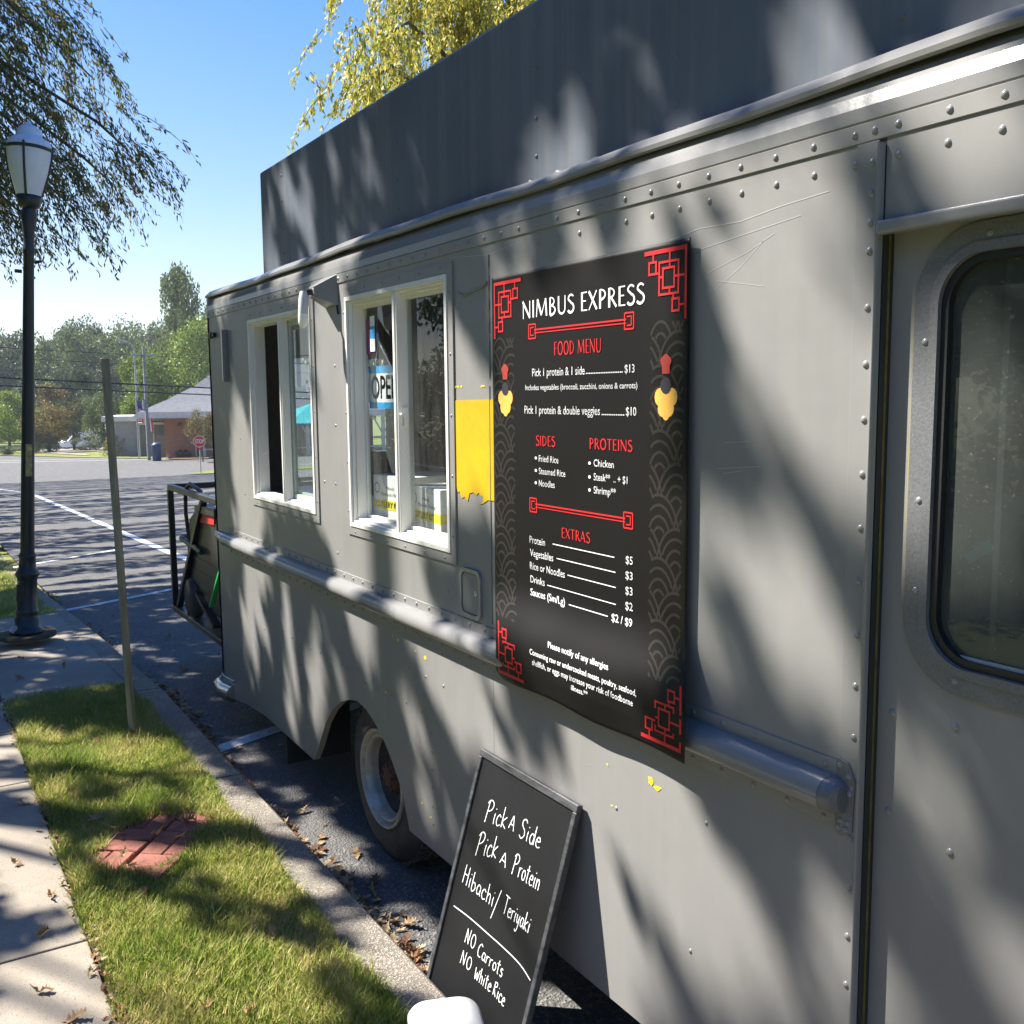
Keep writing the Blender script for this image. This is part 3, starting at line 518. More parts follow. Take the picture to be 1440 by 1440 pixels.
K, k_ = .105, .05     # thick and thin strokes of the headline lettering
GL = {'I': (.24, [([(.12, 0), (.12, 1)], K, .11)]), 'N': (.74, [([(.10, -.02), (.10, .98)], .05, k_), ([(.06, 1), (.64, 0)], .12, K), ([(.64, 0), (.64, 1)], k_, .06)]),
 'M': (.98, [([(.08, 0), (.16, 1)], .06, k_), ([(.16, 1), (.48, .08)], .13, .12), ([(.48, .08), (.80, 1)], k_, k_), ([(.80, 1), (.88, 0)], .13, K)]),
 'B': (.58, [([(.12, 0), (.12, 1)], K, .11), (arc(.12, .76, .30, .235, 90, -90), k_, .1), (arc(.12, .27, .38, .265, 90, -90), k_, .12)]),
 'U': (.70, [([(.12, 1), (.12, .32)] + arc(.36, .30, .24, .29, 180, 360) + [(.60, 1)], K, .06)]),
 'S': (.52, [(arc(.28, .74, .20, .24, 35, 180, 8) + arc(.25, .27, .22, .26, 75, -150, 12), .07, .11)]),
 'E': (.50, [([(.12, 0), (.12, 1)], K, .12), ([(.12, .97), (.46, .98)], k_, .05), ([(.12, .52), (.40, .52)], k_, .05), ([(.12, .03), (.48, .02)], k_, .05)]),
 'F': (.48, [([(.12, 0), (.12, 1)], K, .12), ([(.12, .97), (.46, .98)], k_, .05), ([(.12, .52), (.38, .52)], k_, .05)]),
 'X': (.62, [([(.04, 1), (.58, 0)], .12, K), ([(.56, 1), (.04, 0)], .06, k_)]), 'P': (.54, [([(.12, 0), (.12, 1)], .12, .12), (arc(.12, .73, .34, .265, 90, -90), k_, .1)]),
 'R': (.60, [([(.12, 0), (.12, 1)], .13, .12), (arc(.12, .74, .32, .25, 90, -90), k_, .09), ([(.26, .48), (.58, 0)], .09, K)]),
 'O': (.76, [(arc(.38, .5, .30, .48, 90, 450, 24), .11, .11)]), 'D': (.68, [([(.12, 0), (.12, 1)], K, .12), (arc(.12, .5, .46, .48, 90, -90, 14), k_, .1)]),
 'T': (.56, [([(.28, 0), (.28, 1)], K, .12), ([(.02, .97), (.54, .97)], .06, .06)]), 'L': (.46, [([(.12, 0), (.12, 1)], K, .12), ([(.12, .03), (.44, .02)], k_, .05)]), 'A': (.66, [([(.04, 0), (.32, 1)], .05, k_), ([(.30, 1), (.60, 0)], .12, K), ([(.14, .34), (.46, .34)], .06, .06)]), ' ': (.30, [])}
def headline(mb, s, fn, u0, u1, v0, cap):
    tot = sum(GL[c][0] + .06 for c in s) - .06; k = (u1 - u0) / tot; u = 0; asp = cap / abs(k)
    for c in s:
        w, st = GL[c]
        for pts, a, b in st:
            ribbon(mb, [((u + x) * k + u0, v0 + y * cap) for x, y in pts], a * abs(k), b * abs(k), fn)
        u += w + .06
# ================================================================ menu banner
MB_ = empty('menu_banner', (2.22, .02, 1.09), 'tall black vinyl menu banner with red lattice corners hanging on the grey truck', 'menu banner')
def bank(x, z):
    y = .005
    if x < 1.93: y += .012 * ((1.93 - x) / .16) ** 1.6
    t = max(0., min(1., (1.42 - z) / .24)); y += .056 * t * t * (3 - 2 * t)
    if z < 1.14: y -= .012 * ((1.14 - z) / .06)
    if z < 1.16 and x > 2.55: y -= .02 * (x - 2.55) / .1 * (1.16 - z) / .06
    y += .003 * math.sin(x * 9 + z * 2) * math.sin(z * 5) + .0025 * math.sin(x * 17 + z * 13) * t
    return y
def bsurf(x, z, lift=0):
    y = bank(x, z); k = (1.58 - y) / (1.58 - .012); return (x * k, y + lift, 1.97 + (z - 1.97) * k)
nx_, nz_ = 80, 120; V = []; 
for j in range(nz_ + 1):
    for i in range(nx_ + 1):
        x = 2.66 - (2.66 - 1.765) * i / nx_; zb = 1.085 + .004 * math.sin(x * 14) - .006 * (2.66 - x) + (.02 * ((x - 2.60) / .06) ** 2 if x > 2.6 else 0); z = 2.325 + (zb - 2.325) * j / nz_; V.append(bsurf(x, z))
n0 = len(V); F = [(j * (nx_ + 1) + i, j * (nx_ + 1) + i + 1, (j + 1) * (nx_ + 1) + i + 1, (j + 1) * (nx_ + 1) + i) for j in range(nz_) for i in range(nx_)]
b = MB(); b.add(V, F, True); so_ = b.build('vinyl_sheet', BANNER, MB_); md = so_.modifiers.new('thick', 'SOLIDIFY'); md.thickness = .0008; md.offset = -1
F1 = lambda u, v: bsurf(u, v, .0022); F2 = lambda u, v: bsurf(u, v, .0014)
MENU=[('NIMBUS EXPRESS', 2.486, 1.926, 2.191, 0.0485, 'w', 'h'), ('FOOD MENU', 2.322, 2.102, 2.08, 0.0362, 'r', 'h'), ('Pick 1 protein & 1 side', 2.434, 2.176, 2.024, 0.0219, 'w', 'b'), ('......................', 2.168, 2.014, 2.025, 0.0202, 'w', 'd'), ('$13', 2.004, 1.965, 2.024, 0.0201, 'w', 'b'), ('Includes vegetables (broccoli, zucchini, onions & carrots)', 2.472, 1.953, 1.985, 0.0148, 'w', 'b'), ('Pick 1 protein & double veggies', 2.477, 2.108, 1.917, 0.0224, 'w', 'b'), ('.............', 2.098, 2.007, 1.917, 0.0199, 'w', 'd'), ('$10', 1.998, 1.957, 1.917, 0.0211, 'w', 'b'), ('SIDES', 2.417, 2.317, 1.826, 0.0285, 'r', 'h'), ('PROTEINS', 2.155, 1.971, 1.827, 0.0283, 'r', 'h'), ('Fried Rice', 2.402, 2.302, 1.78, 0.018, 'w', 'b'), ('o', 2.422, 2.413, 1.781, 0.0053, 'w', 'o'), ('Steamed Rice', 2.402, 2.268, 1.744, 0.018, 'w', 'b'), ('o', 2.422, 2.414, 1.745, 0.0053, 'w', 'o'), ('Noodles', 2.402, 2.321, 1.709, 0.0181, 'w', 'b'), ('o', 2.423, 2.414, 1.709, 0.0053, 'w', 'o'), ('Chicken', 2.135, 2.048, 1.781, 0.0185, 'w', 'b'), ('o', 2.158, 2.15, 1.78, 0.0049, 'w', 'o'), ('Steak**  .. + $1', 2.135, 1.991, 1.744, 0.0185, 'w', 'b'), ('o', 2.158, 2.15, 1.743, 0.0049, 'w', 'o'), ('Shrimp**', 2.135, 2.039, 1.709, 0.0186, 'w', 'b'), ('o', 2.158, 2.15, 1.708, 0.0049, 'w', 'o'), ('EXTRAS', 2.288, 2.151, 1.572, 0.0284, 'r', 'h'), ('Protein', 2.454, 2.372, 1.537, 0.0207, 'w', 'b'), ('_', 2.332, 2.044, 1.547, 0.0028, 'w', 'l'), ('$5', 1.996, 1.968, 1.539, 0.02, 'w', 'b'), ('Vegetables', 2.452, 2.33, 1.498, 0.0208, 'w', 'b'), ('_', 2.312, 2.039, 1.508, 0.0028, 'w', 'l'), ('$3', 1.997, 1.968, 1.499, 0.0201, 'w', 'b'), ('Rice or Noodles', 2.453, 2.272, 1.459, 0.0209, 'w', 'b'), ('_', 2.258, 2.038, 1.468, 0.0027, 'w', 'l'), ('$3', 1.997, 1.968, 1.459, 0.0202, 'w', 'b'), ('Drinks', 2.451, 2.375, 1.419, 0.0209, 'w', 'b'), ('_', 2.361, 2.037, 1.423, 0.0028, 'w', 'l'), ('$2', 1.997, 1.967, 1.419, 0.0202, 'w', 'b'), ('Sauces (Sm/Lg)', 2.451, 2.272, 1.38, 0.021, 'w', 'b'), ('_', 2.252, 2.072, 1.385, 0.0028, 'w', 'l'), ('$2 / $9', 2.055, 1.969, 1.377, 0.0207, 'w', 'b'), ('Please notify of any allergies', 2.359, 2.07, 1.24, 0.0184, 'w', 'b'), ('Consuming raw or undercooked meats, poultry, seafood,', 2.458, 1.951, 1.199, 0.0166, 'w', 'b'), ('shellfish, or eggs may increase your risk of foodborne', 2.445, 1.965, 1.169, 0.0166, 'w', 'b'), ('illness.**', 2.242, 2.163, 1.143, 0.0146, 'w', 'b')]
tw, trd = MB(), MB()
for s, x0, x1, z, cap, c, sty in MENU:
    mb = tw if c == 'w' else trd
    if sty == 'h': headline(mb, s, F1, x0, x1, z, cap)
    elif sty == 'b': put_text(mb, s, F1, x0, x1, z, cap, bold=.0004)
    elif sty == 'l': mb.add([F1(u, v) for u, v in ((x0, z), (x1, z), (x1, z + .0026), (x0, z + .0026))], [(0, 1, 2, 3)])
    elif sty == 'o': mb.add([F1((x0 + x1) / 2 + .006 * math.cos(i * .7854), z + .0085 + .0045 * math.sin(i * .7854)) for i in range(8)], [tuple(range(8))])
    elif sty == 'd':
        n = len(s)
        for i in range(n): u = x0 + (x1 - x0) * i / (n - 1); mb.add([F1(u + a, z + b_) for a, b_ in ((-.0018, 0), (.0018, 0), (.0018, .003), (-.0018, .003))], [(0, 1, 2, 3)])
tw.build('white_lettering', PRINTW, MB_); 
def bar2(mb, u0, v0, u1, v1, w, fn=None):
    n = max(1, int(math.hypot(u1 - u0, v1 - v0) / .05)); ribbon(mb, [(u0 + (u1 - u0) * i / n, v0 + (v1 - v0) * i / n) for i in range(n + 1)], w, w, fn or F1)
def fret(cu, cv, su, sv):
    S_, T_ = .150 * su, .163 * sv; w = .0055; q = lambda a, b, c, d, w=w: bar2(trd, cu + a * S_, cv + b * T_, cu + c * S_, cv + d * T_, w)
    q(-.02, 0, 1, 0, .010); q(0, 0, 0, 1, .0075)
    def sq(a, b, c, d): q(a - .02, b, c + .02, b); q(a - .02, d, c + .02, d); q(a, b, a, d); q(c, b, c, d)
    sq(.17, .16, .63, .62); sq(.27, .25, .54, .53); sq(.71, .14, .88, .31); sq(.15, .70, .31, .87)
    q(.38, 0, .38, .25); q(.38, .53, .38, .62); q(0, .38, .27, .38); q(.54, .37, .63, .37); q(.78, 0, .78, .14); q(.63, .31, .71, .31); q(.29, .62, .29, .70); q(0, .79, .15, .79)
fret(2.643, 2.304, -1, -1); fret(1.778, 2.306, 1, -1); fret(1.780, 1.106, 1, 1); fret(2.640, 1.104, -1, 1)
for z in (2.148, 1.647):
    L, Rr = 2.451, 1.969; z0 = z + .004
    bar2(trd, L - .03, z0 + .004, Rr + .03, z0 + .004, .0045); bar2(trd, L - .03, z0 - .005, Rr + .03, z0 - .005, .003)
    for u, s in ((L, -1), (Rr, 1)):
        P = [(0, .020), (.036, .020), (.036, -.020), (0, -.020), (0, .020)]
        for (a, b1), (c, d1) in zip(P[:-1], P[1:]): bar2(trd, u + s * a, z0 + b1, u + s * c, z0 + d1, .0042)
        for (a, b1), (c, d1) in zip([(.027, .011), (.009, .011), (.009, -.011), (.027, -.011)][:-1], [(.009, .011), (.009, -.011), (.027, -.011)]): bar2(trd, u + s * a, z0 + b1, u + s * c, z0 + d1, .0036)
trd.build('red_lettering_and_lattice', RED, MB_)
sc = MB(); rad = .125
def scallops(x0, x1, z0, z1):
    rows = []; j = 0; z = z1
    cs = [(x0 - .1 + i * rad * .62 * 2 / 2 * 1.6 + (rad / 2 if jj % 2 else 0) - .0, z1 - jj * .078) for jj in range(int((z1 - z0) / .078) + 3) for i in range(9)]
    for ci, (cx, cz) in enumerate(cs):
        for r in (.34, .56, .78, .98):
            run = []
            for i in range(17):
                a = math.pi * i / 16; u, v = cx + rad * r * math.cos(a) * .62 * 1.0, cz + rad * r * math.sin(a)
                hid = any(abs(c2[1] - cz + .078) < .02 and ((u - c2[0]) / .62) ** 2 + (v - c2[1]) ** 2 < rad * rad * .98 for c2 in cs) or not (x0 <= u <= x1 and z0 <= v <= z1)
                if hid:
                    if len(run) > 1: ribbon(sc, run, .0075, .0075, F2)
                    run = []
                else: run.append((u, v))
            if len(run) > 1: ribbon(sc, run, .0075, .0075, F2)
scallops(2.53, 2.655, 1.28, 2.15); scallops(1.78, 1.905, 1.26, 2.15)
sc.build('scallop_pattern', OLIVE, MB_)
cl = MB()
for cu, s in ((2.585, 1), (1.845, 1)):
    for du, dv, r in ((0, 0, .034), (-.022, .008, .022), (.022, .008, .022), (-.01, -.018, .022), (.012, -.02, .02), (0, -.034, .014)):
        cl.add([bsurf(cu + du * s + r * .9 * math.cos(i * .5236), 1.955 + dv + r * math.sin(i * .5236), .0014 + abs(du) * .01 + r * .01) for i in range(12)], [tuple(range(12))])
cl.build('cloud_print', CLOUD, MB_)
ht, bd = MB(), MB()
for cu in (2.585, 1.845):      # plain chef's hat and apron shapes printed above each cloud
    bd.add([bsurf(cu + .020 * math.cos(i * .5236), 1.990 + .020 * math.sin(i * .5236), .0026) for i in range(12)], [tuple(range(12))])
    for du, dv, r in ((0, .062, .013), (-.009, .058, .011), (.009, .058, .011)): ht.add([bsurf(cu + du + r * math.cos(i * .5236), 1.99 + dv + r * math.sin(i * .5236), .0028 + du * .01) for i in range(12)], [tuple(range(12))])
    ht.add([bsurf(cu + a, 1.99 + b_, .0027) for a, b_ in ((-.013, .028), (.013, .028), (.015, .055), (-.015, .055))], [(0, 1, 2, 3)])
ht.build('hat_print', mat('dull_red_print', (.33, .04, .03), .5), MB_); bd.build('apron_print', mat('dark_slate_print', (.03, .03, .04), .5), MB_)
tl_ = MB()
def tyfn(u, v):      # lettering on the tyre wall, read from the hub
    a = math.radians(-118) + u; r = .318 - v; return (3.755 + r * math.cos(a), -.0615 + .0035, .362 + r * math.sin(a))
put_text(tl_, 'Lau', tyfn, .0, -.26, .0, .032, bold=.002); tl_.build('raised_lettering', mat('worn_letter', (.15, .13, .11), .8), W_)
# ================================================================ chalkboard A-frame
SG = empty('chalkboard_sign', (2.31, .2, 0), 'black framed chalkboard with handwritten white menu notes leaning against the truck at the kerb', 'chalkboard sign')
P0 = Vector((2.745, .02, .815)); Vd = (Vector((2.778, .238, 0)) - P0).normalized(); Ud = Vector((-1, 0, .003)).normalized(); Nn = Vd.cross(Ud).normalized()
if Nn.y < 0: Nn = -Nn
SP = lambda u, v, h=0: P0 + Ud * u + Vd * v + Nn * h
def pbox(u0, u1, v0, v1, h0, h1, mb=None):
    mb = mb or MB(); return mb.add([SP(u, v, h) for u in (u0, u1) for v in (v0, v1) for h in (h0, h1)], [(0, 1, 3, 2), (4, 6, 7, 5), (0, 4, 5, 1), (2, 3, 7, 6), (0, 2, 6, 4), (1, 5, 7, 3)])
BWd, BHt = .553, .852
pbox(.015, BWd - .015, .015, BHt - .015, -.006, 0).build('front_board', CHALKB, SG)
for nm, a in (('frame_rail', (0, BWd, -.004, .019)), ('frame_rail', (.0, BWd, BHt - .022, BHt)), ('frame_rail', (0, .019, .0195, BHt - .0225)), ('frame_rail', (BWd - .019, BWd, .0195, BHt - .0225))): pbox(*a, -.012, .007).build(nm, FRAMEB, SG, bevel=.002, seg=1)
pbox(.004, BWd - .004, .004, BHt - .004, -.016, -.0125).build('back_board', PLAST, SG)
HW = {'P': (.55, [[(.02, -.05), (.06, .5), (.10, .98)], [(-.02, .85), (.1, 1), (.3, 1.02), (.44, .86), (.38, .64), (.2, .52), (.08, .5)]]), 'i': (.2, [[(.1, .5), (.08, .25), (.1, 0)], [(.11, .70), (.13, .74)]]),
 'c': (.38, [[(.34, .42), (.22, .52), (.08, .38), (.06, .15), (.18, 0), (.36, .08)]]), 'k': (.42, [[(.06, 0), (.08, .95)], [(.36, .52), (.09, .25), (.38, 0)]]), 'K': (.42, [[(.06, 0), (.08, .75)], [(.36, .72), (.09, .32), (.38, 0)]]),
 'A': (.5, [[(.02, 0), (.2, .75), (.26, .78), (.42, 0)], [(.08, .3), (.38, .32)]]), 'S': (.45, [[(.40, .86), (.26, 1), (.08, .88), (.1, .65), (.3, .45), (.34, .2), (.18, 0), (.0, .12)]]),
 'd': (.42, [[(.34, .42), (.16, .5), (.05, .25), (.14, .02), (.3, .12), (.36, .95), (.36, 0)]]), 'e': (.38, [[(.06, .28), (.32, .32), (.24, .5), (.1, .42), (.06, .15), (.18, 0), (.36, .06)]]),
 'r': (.32, [[(.06, .5), (.07, 0)], [(.07, .3), (.16, .48), (.3, .5)]]), 'o': (.38, [arc(.19, .25, .14, .25, 90, 450, 10)]), 't': (.3, [[(.14, .85), (.13, .1), (.22, 0)], [(.0, .6), (.28, .62)]]),
 'n': (.4, [[(.06, .5), (.07, 0)], [(.07, .32), (.2, .5), (.3, .4), (.32, 0)]]), 'N': (.5, [[(.04, 0), (.08, .92)], [(.08, .92), (.34, .02)], [(.34, .02), (.4, .95)]]), 'H': (.5, [[(.06, 0), (.1, 1)], [(.40, -.02), (.42, .98)], [(.08, .5), (.42, .52)]]),
 'b': (.4, [[(.07, .95), (.07, .04), (.22, 0), (.34, .2), (.24, .45), (.08, .36)]]), 'a': (.4, [[(.32, .46), (.14, .5), (.05, .22), (.15, .02), (.3, .14), (.33, .46), (.34, .1), (.38, 0)]]), 'h': (.4, [[(.06, .95), (.07, 0)], [(.07, .32), (.2, .5), (.3, .38), (.31, 0)]]),
 'T': (.5, [[(.0, 1.0), (.5, .96)], [(.24, .98), (.22, 0)]]), 'y': (.4, [[(.06, .5), (.1, .15), (.22, .1), (.33, .48)], [(.33, .5), (.28, -.2), (.14, -.4), (.04, -.28)]]), 'C': (.46, [[(.42, .78), (.3, .9), (.12, .7), (.06, .35), (.16, .05), (.4, .06)]]),
 's': (.3, [[(.26, .46), (.12, .5), (.08, .34), (.24, .2), (.2, .0), (.04, .04)]]), 'W': (.55, [[(.02, .75), (.12, .0), (.26, .5), (.38, .0), (.5, .75)]]), 'R': (.48, [[(.06, 0), (.08, .85)], [(.02, .8), (.3, .88), (.36, .68), (.1, .48), (.38, 0)]]), 'O': (.45, [arc(.22, .42, .18, .42, 100, 455, 12)]), '/': (.4, [[(.38, 1.2), (.0, -.3)]]), 'p': (.4, [])}
def smooth(P):
    if len(P) < 3: return P
    out = []
    for i in range(len(P) - 1):
        p0, p1, p2, p3 = P[max(i - 1, 0)], P[i], P[i + 1], P[min(i + 2, len(P) - 1)]
        for t in (0, .25, .5, .75): out.append(tuple(.5 * (2 * p1[k] + (p2[k] - p0[k]) * t + (2 * p0[k] - 5 * p1[k] + 4 * p2[k] - p3[k]) * t * t + (3 * p1[k] - p0[k] - 3 * p2[k] + p3[k]) * t ** 3) for k in (0, 1)))
    return out + [P[-1]]
hw = MB(); fnS = lambda u, v: SP(u, v, .0012)
def write(s, u0, u1, v0, v1, cap, gap=.04):
    tot = sum(HW[c][0] + gap for c in s) - gap; k = (u1 - u0) / tot; u = 0
    for ch in s:
        w, st = HW[ch]
        for P in st:
            if len(P) == 2 or True:
                Q = smooth(P); ribbon(hw, [(u0 + (u + x) * k, v0 + (v1 - v0) * ((u + x) / tot) - y * cap) for x, y in Q], .0034, .0028, fnS)
        u += w + gap
write('Pick', .112, .232, .201, .183, .068); write('A', .245, .280, .174, .175, .05); write('Side', .308, .420, .180, .173, .06)
write('Pick', .106, .220, .314, .281, .072); write('A', .242, .284, .285, .290, .045); write('Protein', .316, .462, .289, .283, .06)
write('Hibachi', .066, .263, .421, .420, .06); write('/', .265, .288, .434, .434, .065); write('Teriyaki', .316, .463, .412, .410, .055)
write('NO', .158, .220, .579, .574, .05); write('Carrots', .238, .389, .583, .579, .046); write('NO', .160, .226, .645, .641, .046); write('White', .252, .350, .649, .644, .046); write('Rice', .362, .430, .643, .647, .046)
ribbon(hw, smooth([(.054, .507), (.152, .501), (.264, .500), (.369, .500), (.459, .505), (.520, .521)]), .0035, .0032, fnS)
hw.build('handwriting', CHALK, SG)
# white plastic bin in the foreground
WB = empty('white_bin', (1.85, .70, .13), 'glossy white plastic lidded bin with a rounded corner at the bottom edge beside the chalkboard', 'plastic bin')
WP = mat('white_plastic', (.62, .62, .59), .3, bump=.03, bscale=8, spec=.5)
def rr3(cx, cy, sx, sy, r, rot, z):
    P = rrect(-sx, sx, -sy, sy, r, 6); c, s = math.cos(rot), math.sin(rot); return [(cx + x * c - y * s, cy + x * s + y * c, z) for x, y in P]
def stack(levels, rot=.0, cx=1.885, cy=.610):
    b = MB(); L = [rr3(cx, cy, sx, sy, r, rot, z) for sx, sy, r, z in levels]; n = len(L[0])
    b.add([p for l in L for p in l], [(k * n + i, k * n + (i + 1) % n, (k + 1) * n + (i + 1) % n, (k + 1) * n + i) for k in range(len(L) - 1) for i in range(n)], True); b.add(L[0], [tuple(range(n))]); b.add(L[-1], [tuple(range(n))]); return b
stack([(.08, .06, .03, .13), (.094, .076, .035, .532)], -.35).build('tub', WP, WB)
stack([(.098, .08, .045, .522), (.103, .085, .05, .532), (.103, .085, .05, .540), (.096, .078, .045, .551), (.078, .06, .035, .556), (.035, .026, .012, .557)], -.35).build('lid', WP, WB)
# ================================================================ things inside the window
OS = empty('open_sign', (3.62, -.072, 1.86), 'small white and blue OPEN sign hanging from a string inside the larger window', 'open sign')
q = MB().box(3.50, 3.808, -.078, -.075, 1.922, 2.092).build('sign_panel', PRINTW, OS); bl = MB(); bl.box(3.50, 3.808, -.0748, -.0742, 2.064, 2.092); bl.box(3.50, 3.808, -.0748, -.0742, 1.922, 1.948); bl.build('blue_band', mat('blue_print', (.02, .30, .62), .5), OS)
tb = MB(); put_text(tb, 'OPEN', lambda u, v: (u, -.074, v), 3.785, 3.525, 1.962, .088, bold=.004); tb.build('lettering', BLACK, OS)
tb = MB(); tb.tube([(3.745, -.075, 2.092), (3.70, -.072, 2.19), (3.60, -.075, 2.092)], .002, 5); tb.build('string', PRINTW, OS); tb = MB(); tb.lathe([(.0, .0), (.016, .002), (.02, .006), (0, .010)], (3.70, -.072, 2.205), 12, 'y'); tb.build('suction_hook', mat('clear_hook', (.25, .25, .5), .2), OS)
CB = mat('white_carton', (.72, .71, .68), .6, var=.04); YB = mat('yellow_band', (.72, .60, .02), .6)
for nm, (x0, x1, y0, y1, z0, z1), lab, rot in (('cutlery_box', (3.57, 3.84, -.40, -.10, 1.432, 1.65), 'white carton with a yellow band standing in the far half of the larger window', .10), ('cutlery_box', (3.20, 3.475, -.36, -.09, 1.432, 1.63), 'white CUTLERY KIT carton standing behind the near pane of the larger window', -.06)):
    cx, cy = (x0 + x1) / 2, (y0 + y1) / 2; bxo = empty(nm, (cx, cy, z0), lab, 'carton'); bxo.rotation_euler = (0, 0, rot); w, d, h = (x1 - x0) / 2, (y1 - y0) / 2, z1 - z0
    def loc(mb, name, mt, bev=0):
        o = mb.build(name, mt, None, bevel=bev); o.parent = bxo; return o
    loc(MB().box(-w, w, -d, d, 0, h), 'carton', CB, .004); loc(MB().box(-w - .001, w + .001, -d - .001, d + .001, h * .36, h * .54), 'band', YB)
    f = MB(); f.add([(-w, -d, h), (w, -d, h), (w, -d + .10, h + .035), (-w, -d + .10, h + .03)], [(0, 1, 2, 3)]); loc(f, 'flap', CB)
    t = MB(); put_text(t, 'CUTLERY KIT', lambda u, v: (u, d + .002, v), w * .8, -w * .6, h * .40, .022, bold=.001); put_text(t, 'Mind', lambda u, v: (u, d + .002, v), w * .2, -w * .25, h * .74, .012)
    put_text(t, 'Medium Heavy', lambda u, v: (u, d + .002, v), w * .5, -w * .7, h * .62, .014); t.add([(w * .72 + .02 * math.cos(i * .52), d + .002, h * .76 + .022 * math.sin(i * .52)) for i in range(12)] + [(w * .72 + .016 * math.cos(i * .52), d + .002, h * .76 + .018 * math.sin(i * .52)) for i in range(12)], [(i, (i + 1) % 12, 12 + (i + 1) % 12, 12 + i) for i in range(12)])
    loc(t, 'lettering', BLACK)
# rear cage and generator
CG = empty('cargo_rack', (6.8, -.9, .4), 'black square-tube cargo rack welded behind the truck', 'cargo rack')
X0, X1, Y0, Y1, Z0, Z1 = 5.99, 7.58, -.10, -1.75, .41, 1.32
for a, b in (((X0, Y0, Z1), (X1, Y0, Z1)), ((X1, Y0, Z1), (X1, Y1, Z1)), ((X0, Y1, Z1), (X1, Y1, Z1)), ((X0, Y0, Z0), (X1, Y0, Z0)), ((X1, Y0, Z0), (X1, Y1, Z0)), ((X0, Y1, Z0), (X1, Y1, Z0)), ((X1, Y0, Z0 + .02), (X1, Y0, Z1 - .02)), ((X1, Y1, Z0 + .02), (X1, Y1, Z1 - .02)), ((X0 + .02, Y0, Z0 + .02), (X0 + .02, Y0, Z1 - .02)), ((7.5, Y0 - .01, Z0 + .03), (6.75, Y0 - .03, Z1 - .03))): MB().bar(a, b, .042).build('frame_tube', BLACK, CG, bevel=.004, seg=1)
MB().box(X0, X1, Y1, Y0 - .02, Z0 + .005, Z0 + .012).build('deck_plate', mat('worn_deck', (.16, .15, .14), .7, var=.4, vscale=8), CG)
GN = empty('generator', (6.9, -.5, .5), 'black portable generator with ribbed housing and a red control panel strapped in the cargo rack', 'generator')
def section(yc, hw_, x0, x1, z0, z1): pass
b = MB(); P = [(6.35, .62), (6.45, .52), (7.15, .50), (7.35, .60), (7.42, .80), (7.40, 1.0), (7.30, 1.13), (7.05, 1.24), (6.5, 1.26), (6.35, 1.15)]
b.poly([(x_ - .1, z_) for x_, z_ in P], -.135, -.80); b.build('housing', PLAST, GN, bevel=.03, seg=3)
for i in range(3): MB().box(6.45, 7.2 - .01 * i, -.130, -.137, .66 + .09 * i, .69 + .09 * i).build('vent_rib', PLAST, GN, bevel=.004, seg=1)
MB().bar((6.45, -.13, 1.235), (6.95, -.13, 1.215), .03, .05).build('side_trim', BLACK, GN)
b = MB(); b.add([(6.50, -.13, 1.22), (6.95, -.13, 1.19), (6.95, -.40, 1.33), (6.50, -.40, 1.36), (6.50, -.125, 1.15), (6.95, -.125, 1.12)], [(0, 1, 2, 3), (4, 5, 1, 0)]); b.build('control_panel', RED, GN)
MB().add([(6.58, -.15, 1.238), (6.72, -.15, 1.225), (6.72, -.28, 1.30), (6.58, -.28, 1.31)], [(0, 1, 2, 3)]).build('label', PRINTW, GN)
b = MB(); b.tube([(7.30, -.12, .96), (7.38, -.12, .965), (7.38, -.60, .965), (7.30, -.75, .96)], .02, 8); b.tube([(7.38, -.12, .96), (6.8, -.115, .93)], .02, 8); b.build('carry_handle', BLACK, GN)
b = MB(); b.tube([(7.2, -.14, .85), (7.26, -.13, 1.15), (7.2, -.12, 1.33), (7.05, -.12, 1.38), (6.85, -.14, 1.34)], .014, 8); b.build('cable', PLAST, GN)
b = MB(); b.lathe([(.0, .0), (.13, .005), (.14, .03), (.14, .08), (0, .085)], (7.15, -.18, .55), 20, 'y'); b.build('transport_wheel', RUB, GN)
ST = MB().bar((6.25, -.105, .92), (6.55, -.10, .60), .035, .012).build('ratchet_strap', mat('green_strap', (.02, .45, .12), .5), None); tag(ST, label='bright green strap stretched diagonally across the black generator', cat='strap')
b = MB(); b.bar((6.52, -.12, .47), (6.95, -.12, .62), .05, .03); b2 = b.build('prop_bar', BLACK, CG)
# wooden post
WPst = MB(); 
for i in range(9):
    t0, t1 = i / 9, (i + 1) / 9
WPst.tube([(5.60, .600 + .004 * i, .02 + .24 * i) for i in range(10)], [.021] * 10, 4, smooth=False)
o = WPst.build('wooden_post', WOODP, None); tag(o, label='thin weathered wooden stake standing upright in the grass strip near the kerb', cat='post')
# ================================================================ street lamp
LPo = empty('street_lamp', (8.62, .825, .13), 'tall black cast-iron street lamp with frosted acorn globe beside the kerb', 'street lamp'); LEAN = .0634
LB = mat('lamp_black_green', (.010, .018, .022), .38, bump=.1, bscale=20, spec=.5)
def lb(mb, name, mt, **k):
    o = mb.build(name, mt, None, **k); o.parent = LPo; return o
lb(MB().lathe([(0, 0), (.125, 0), (.125, .03), (.10, .05), (.092, .055), (.092, .12), (.082, .13), (.08, .16), (.088, .175), (.076, .19), (.072, .42), (.076, .45), (.092, .47), (.078, .50), (.065, .52), (.06, .60), (.068, .62), (.056, .64)], n=20), 'base', LB)
lb(MB().lathe([(.052, .64), (.044, 2.1), (.038, 2.95), (.045, 2.97), (.045, 3.0), (.038, 3.02), (.04, 3.12), (.052, 3.19), (.058, 3.25), (.05, 3.29), (.046, 3.31)], n=20), 'shaft', LB)
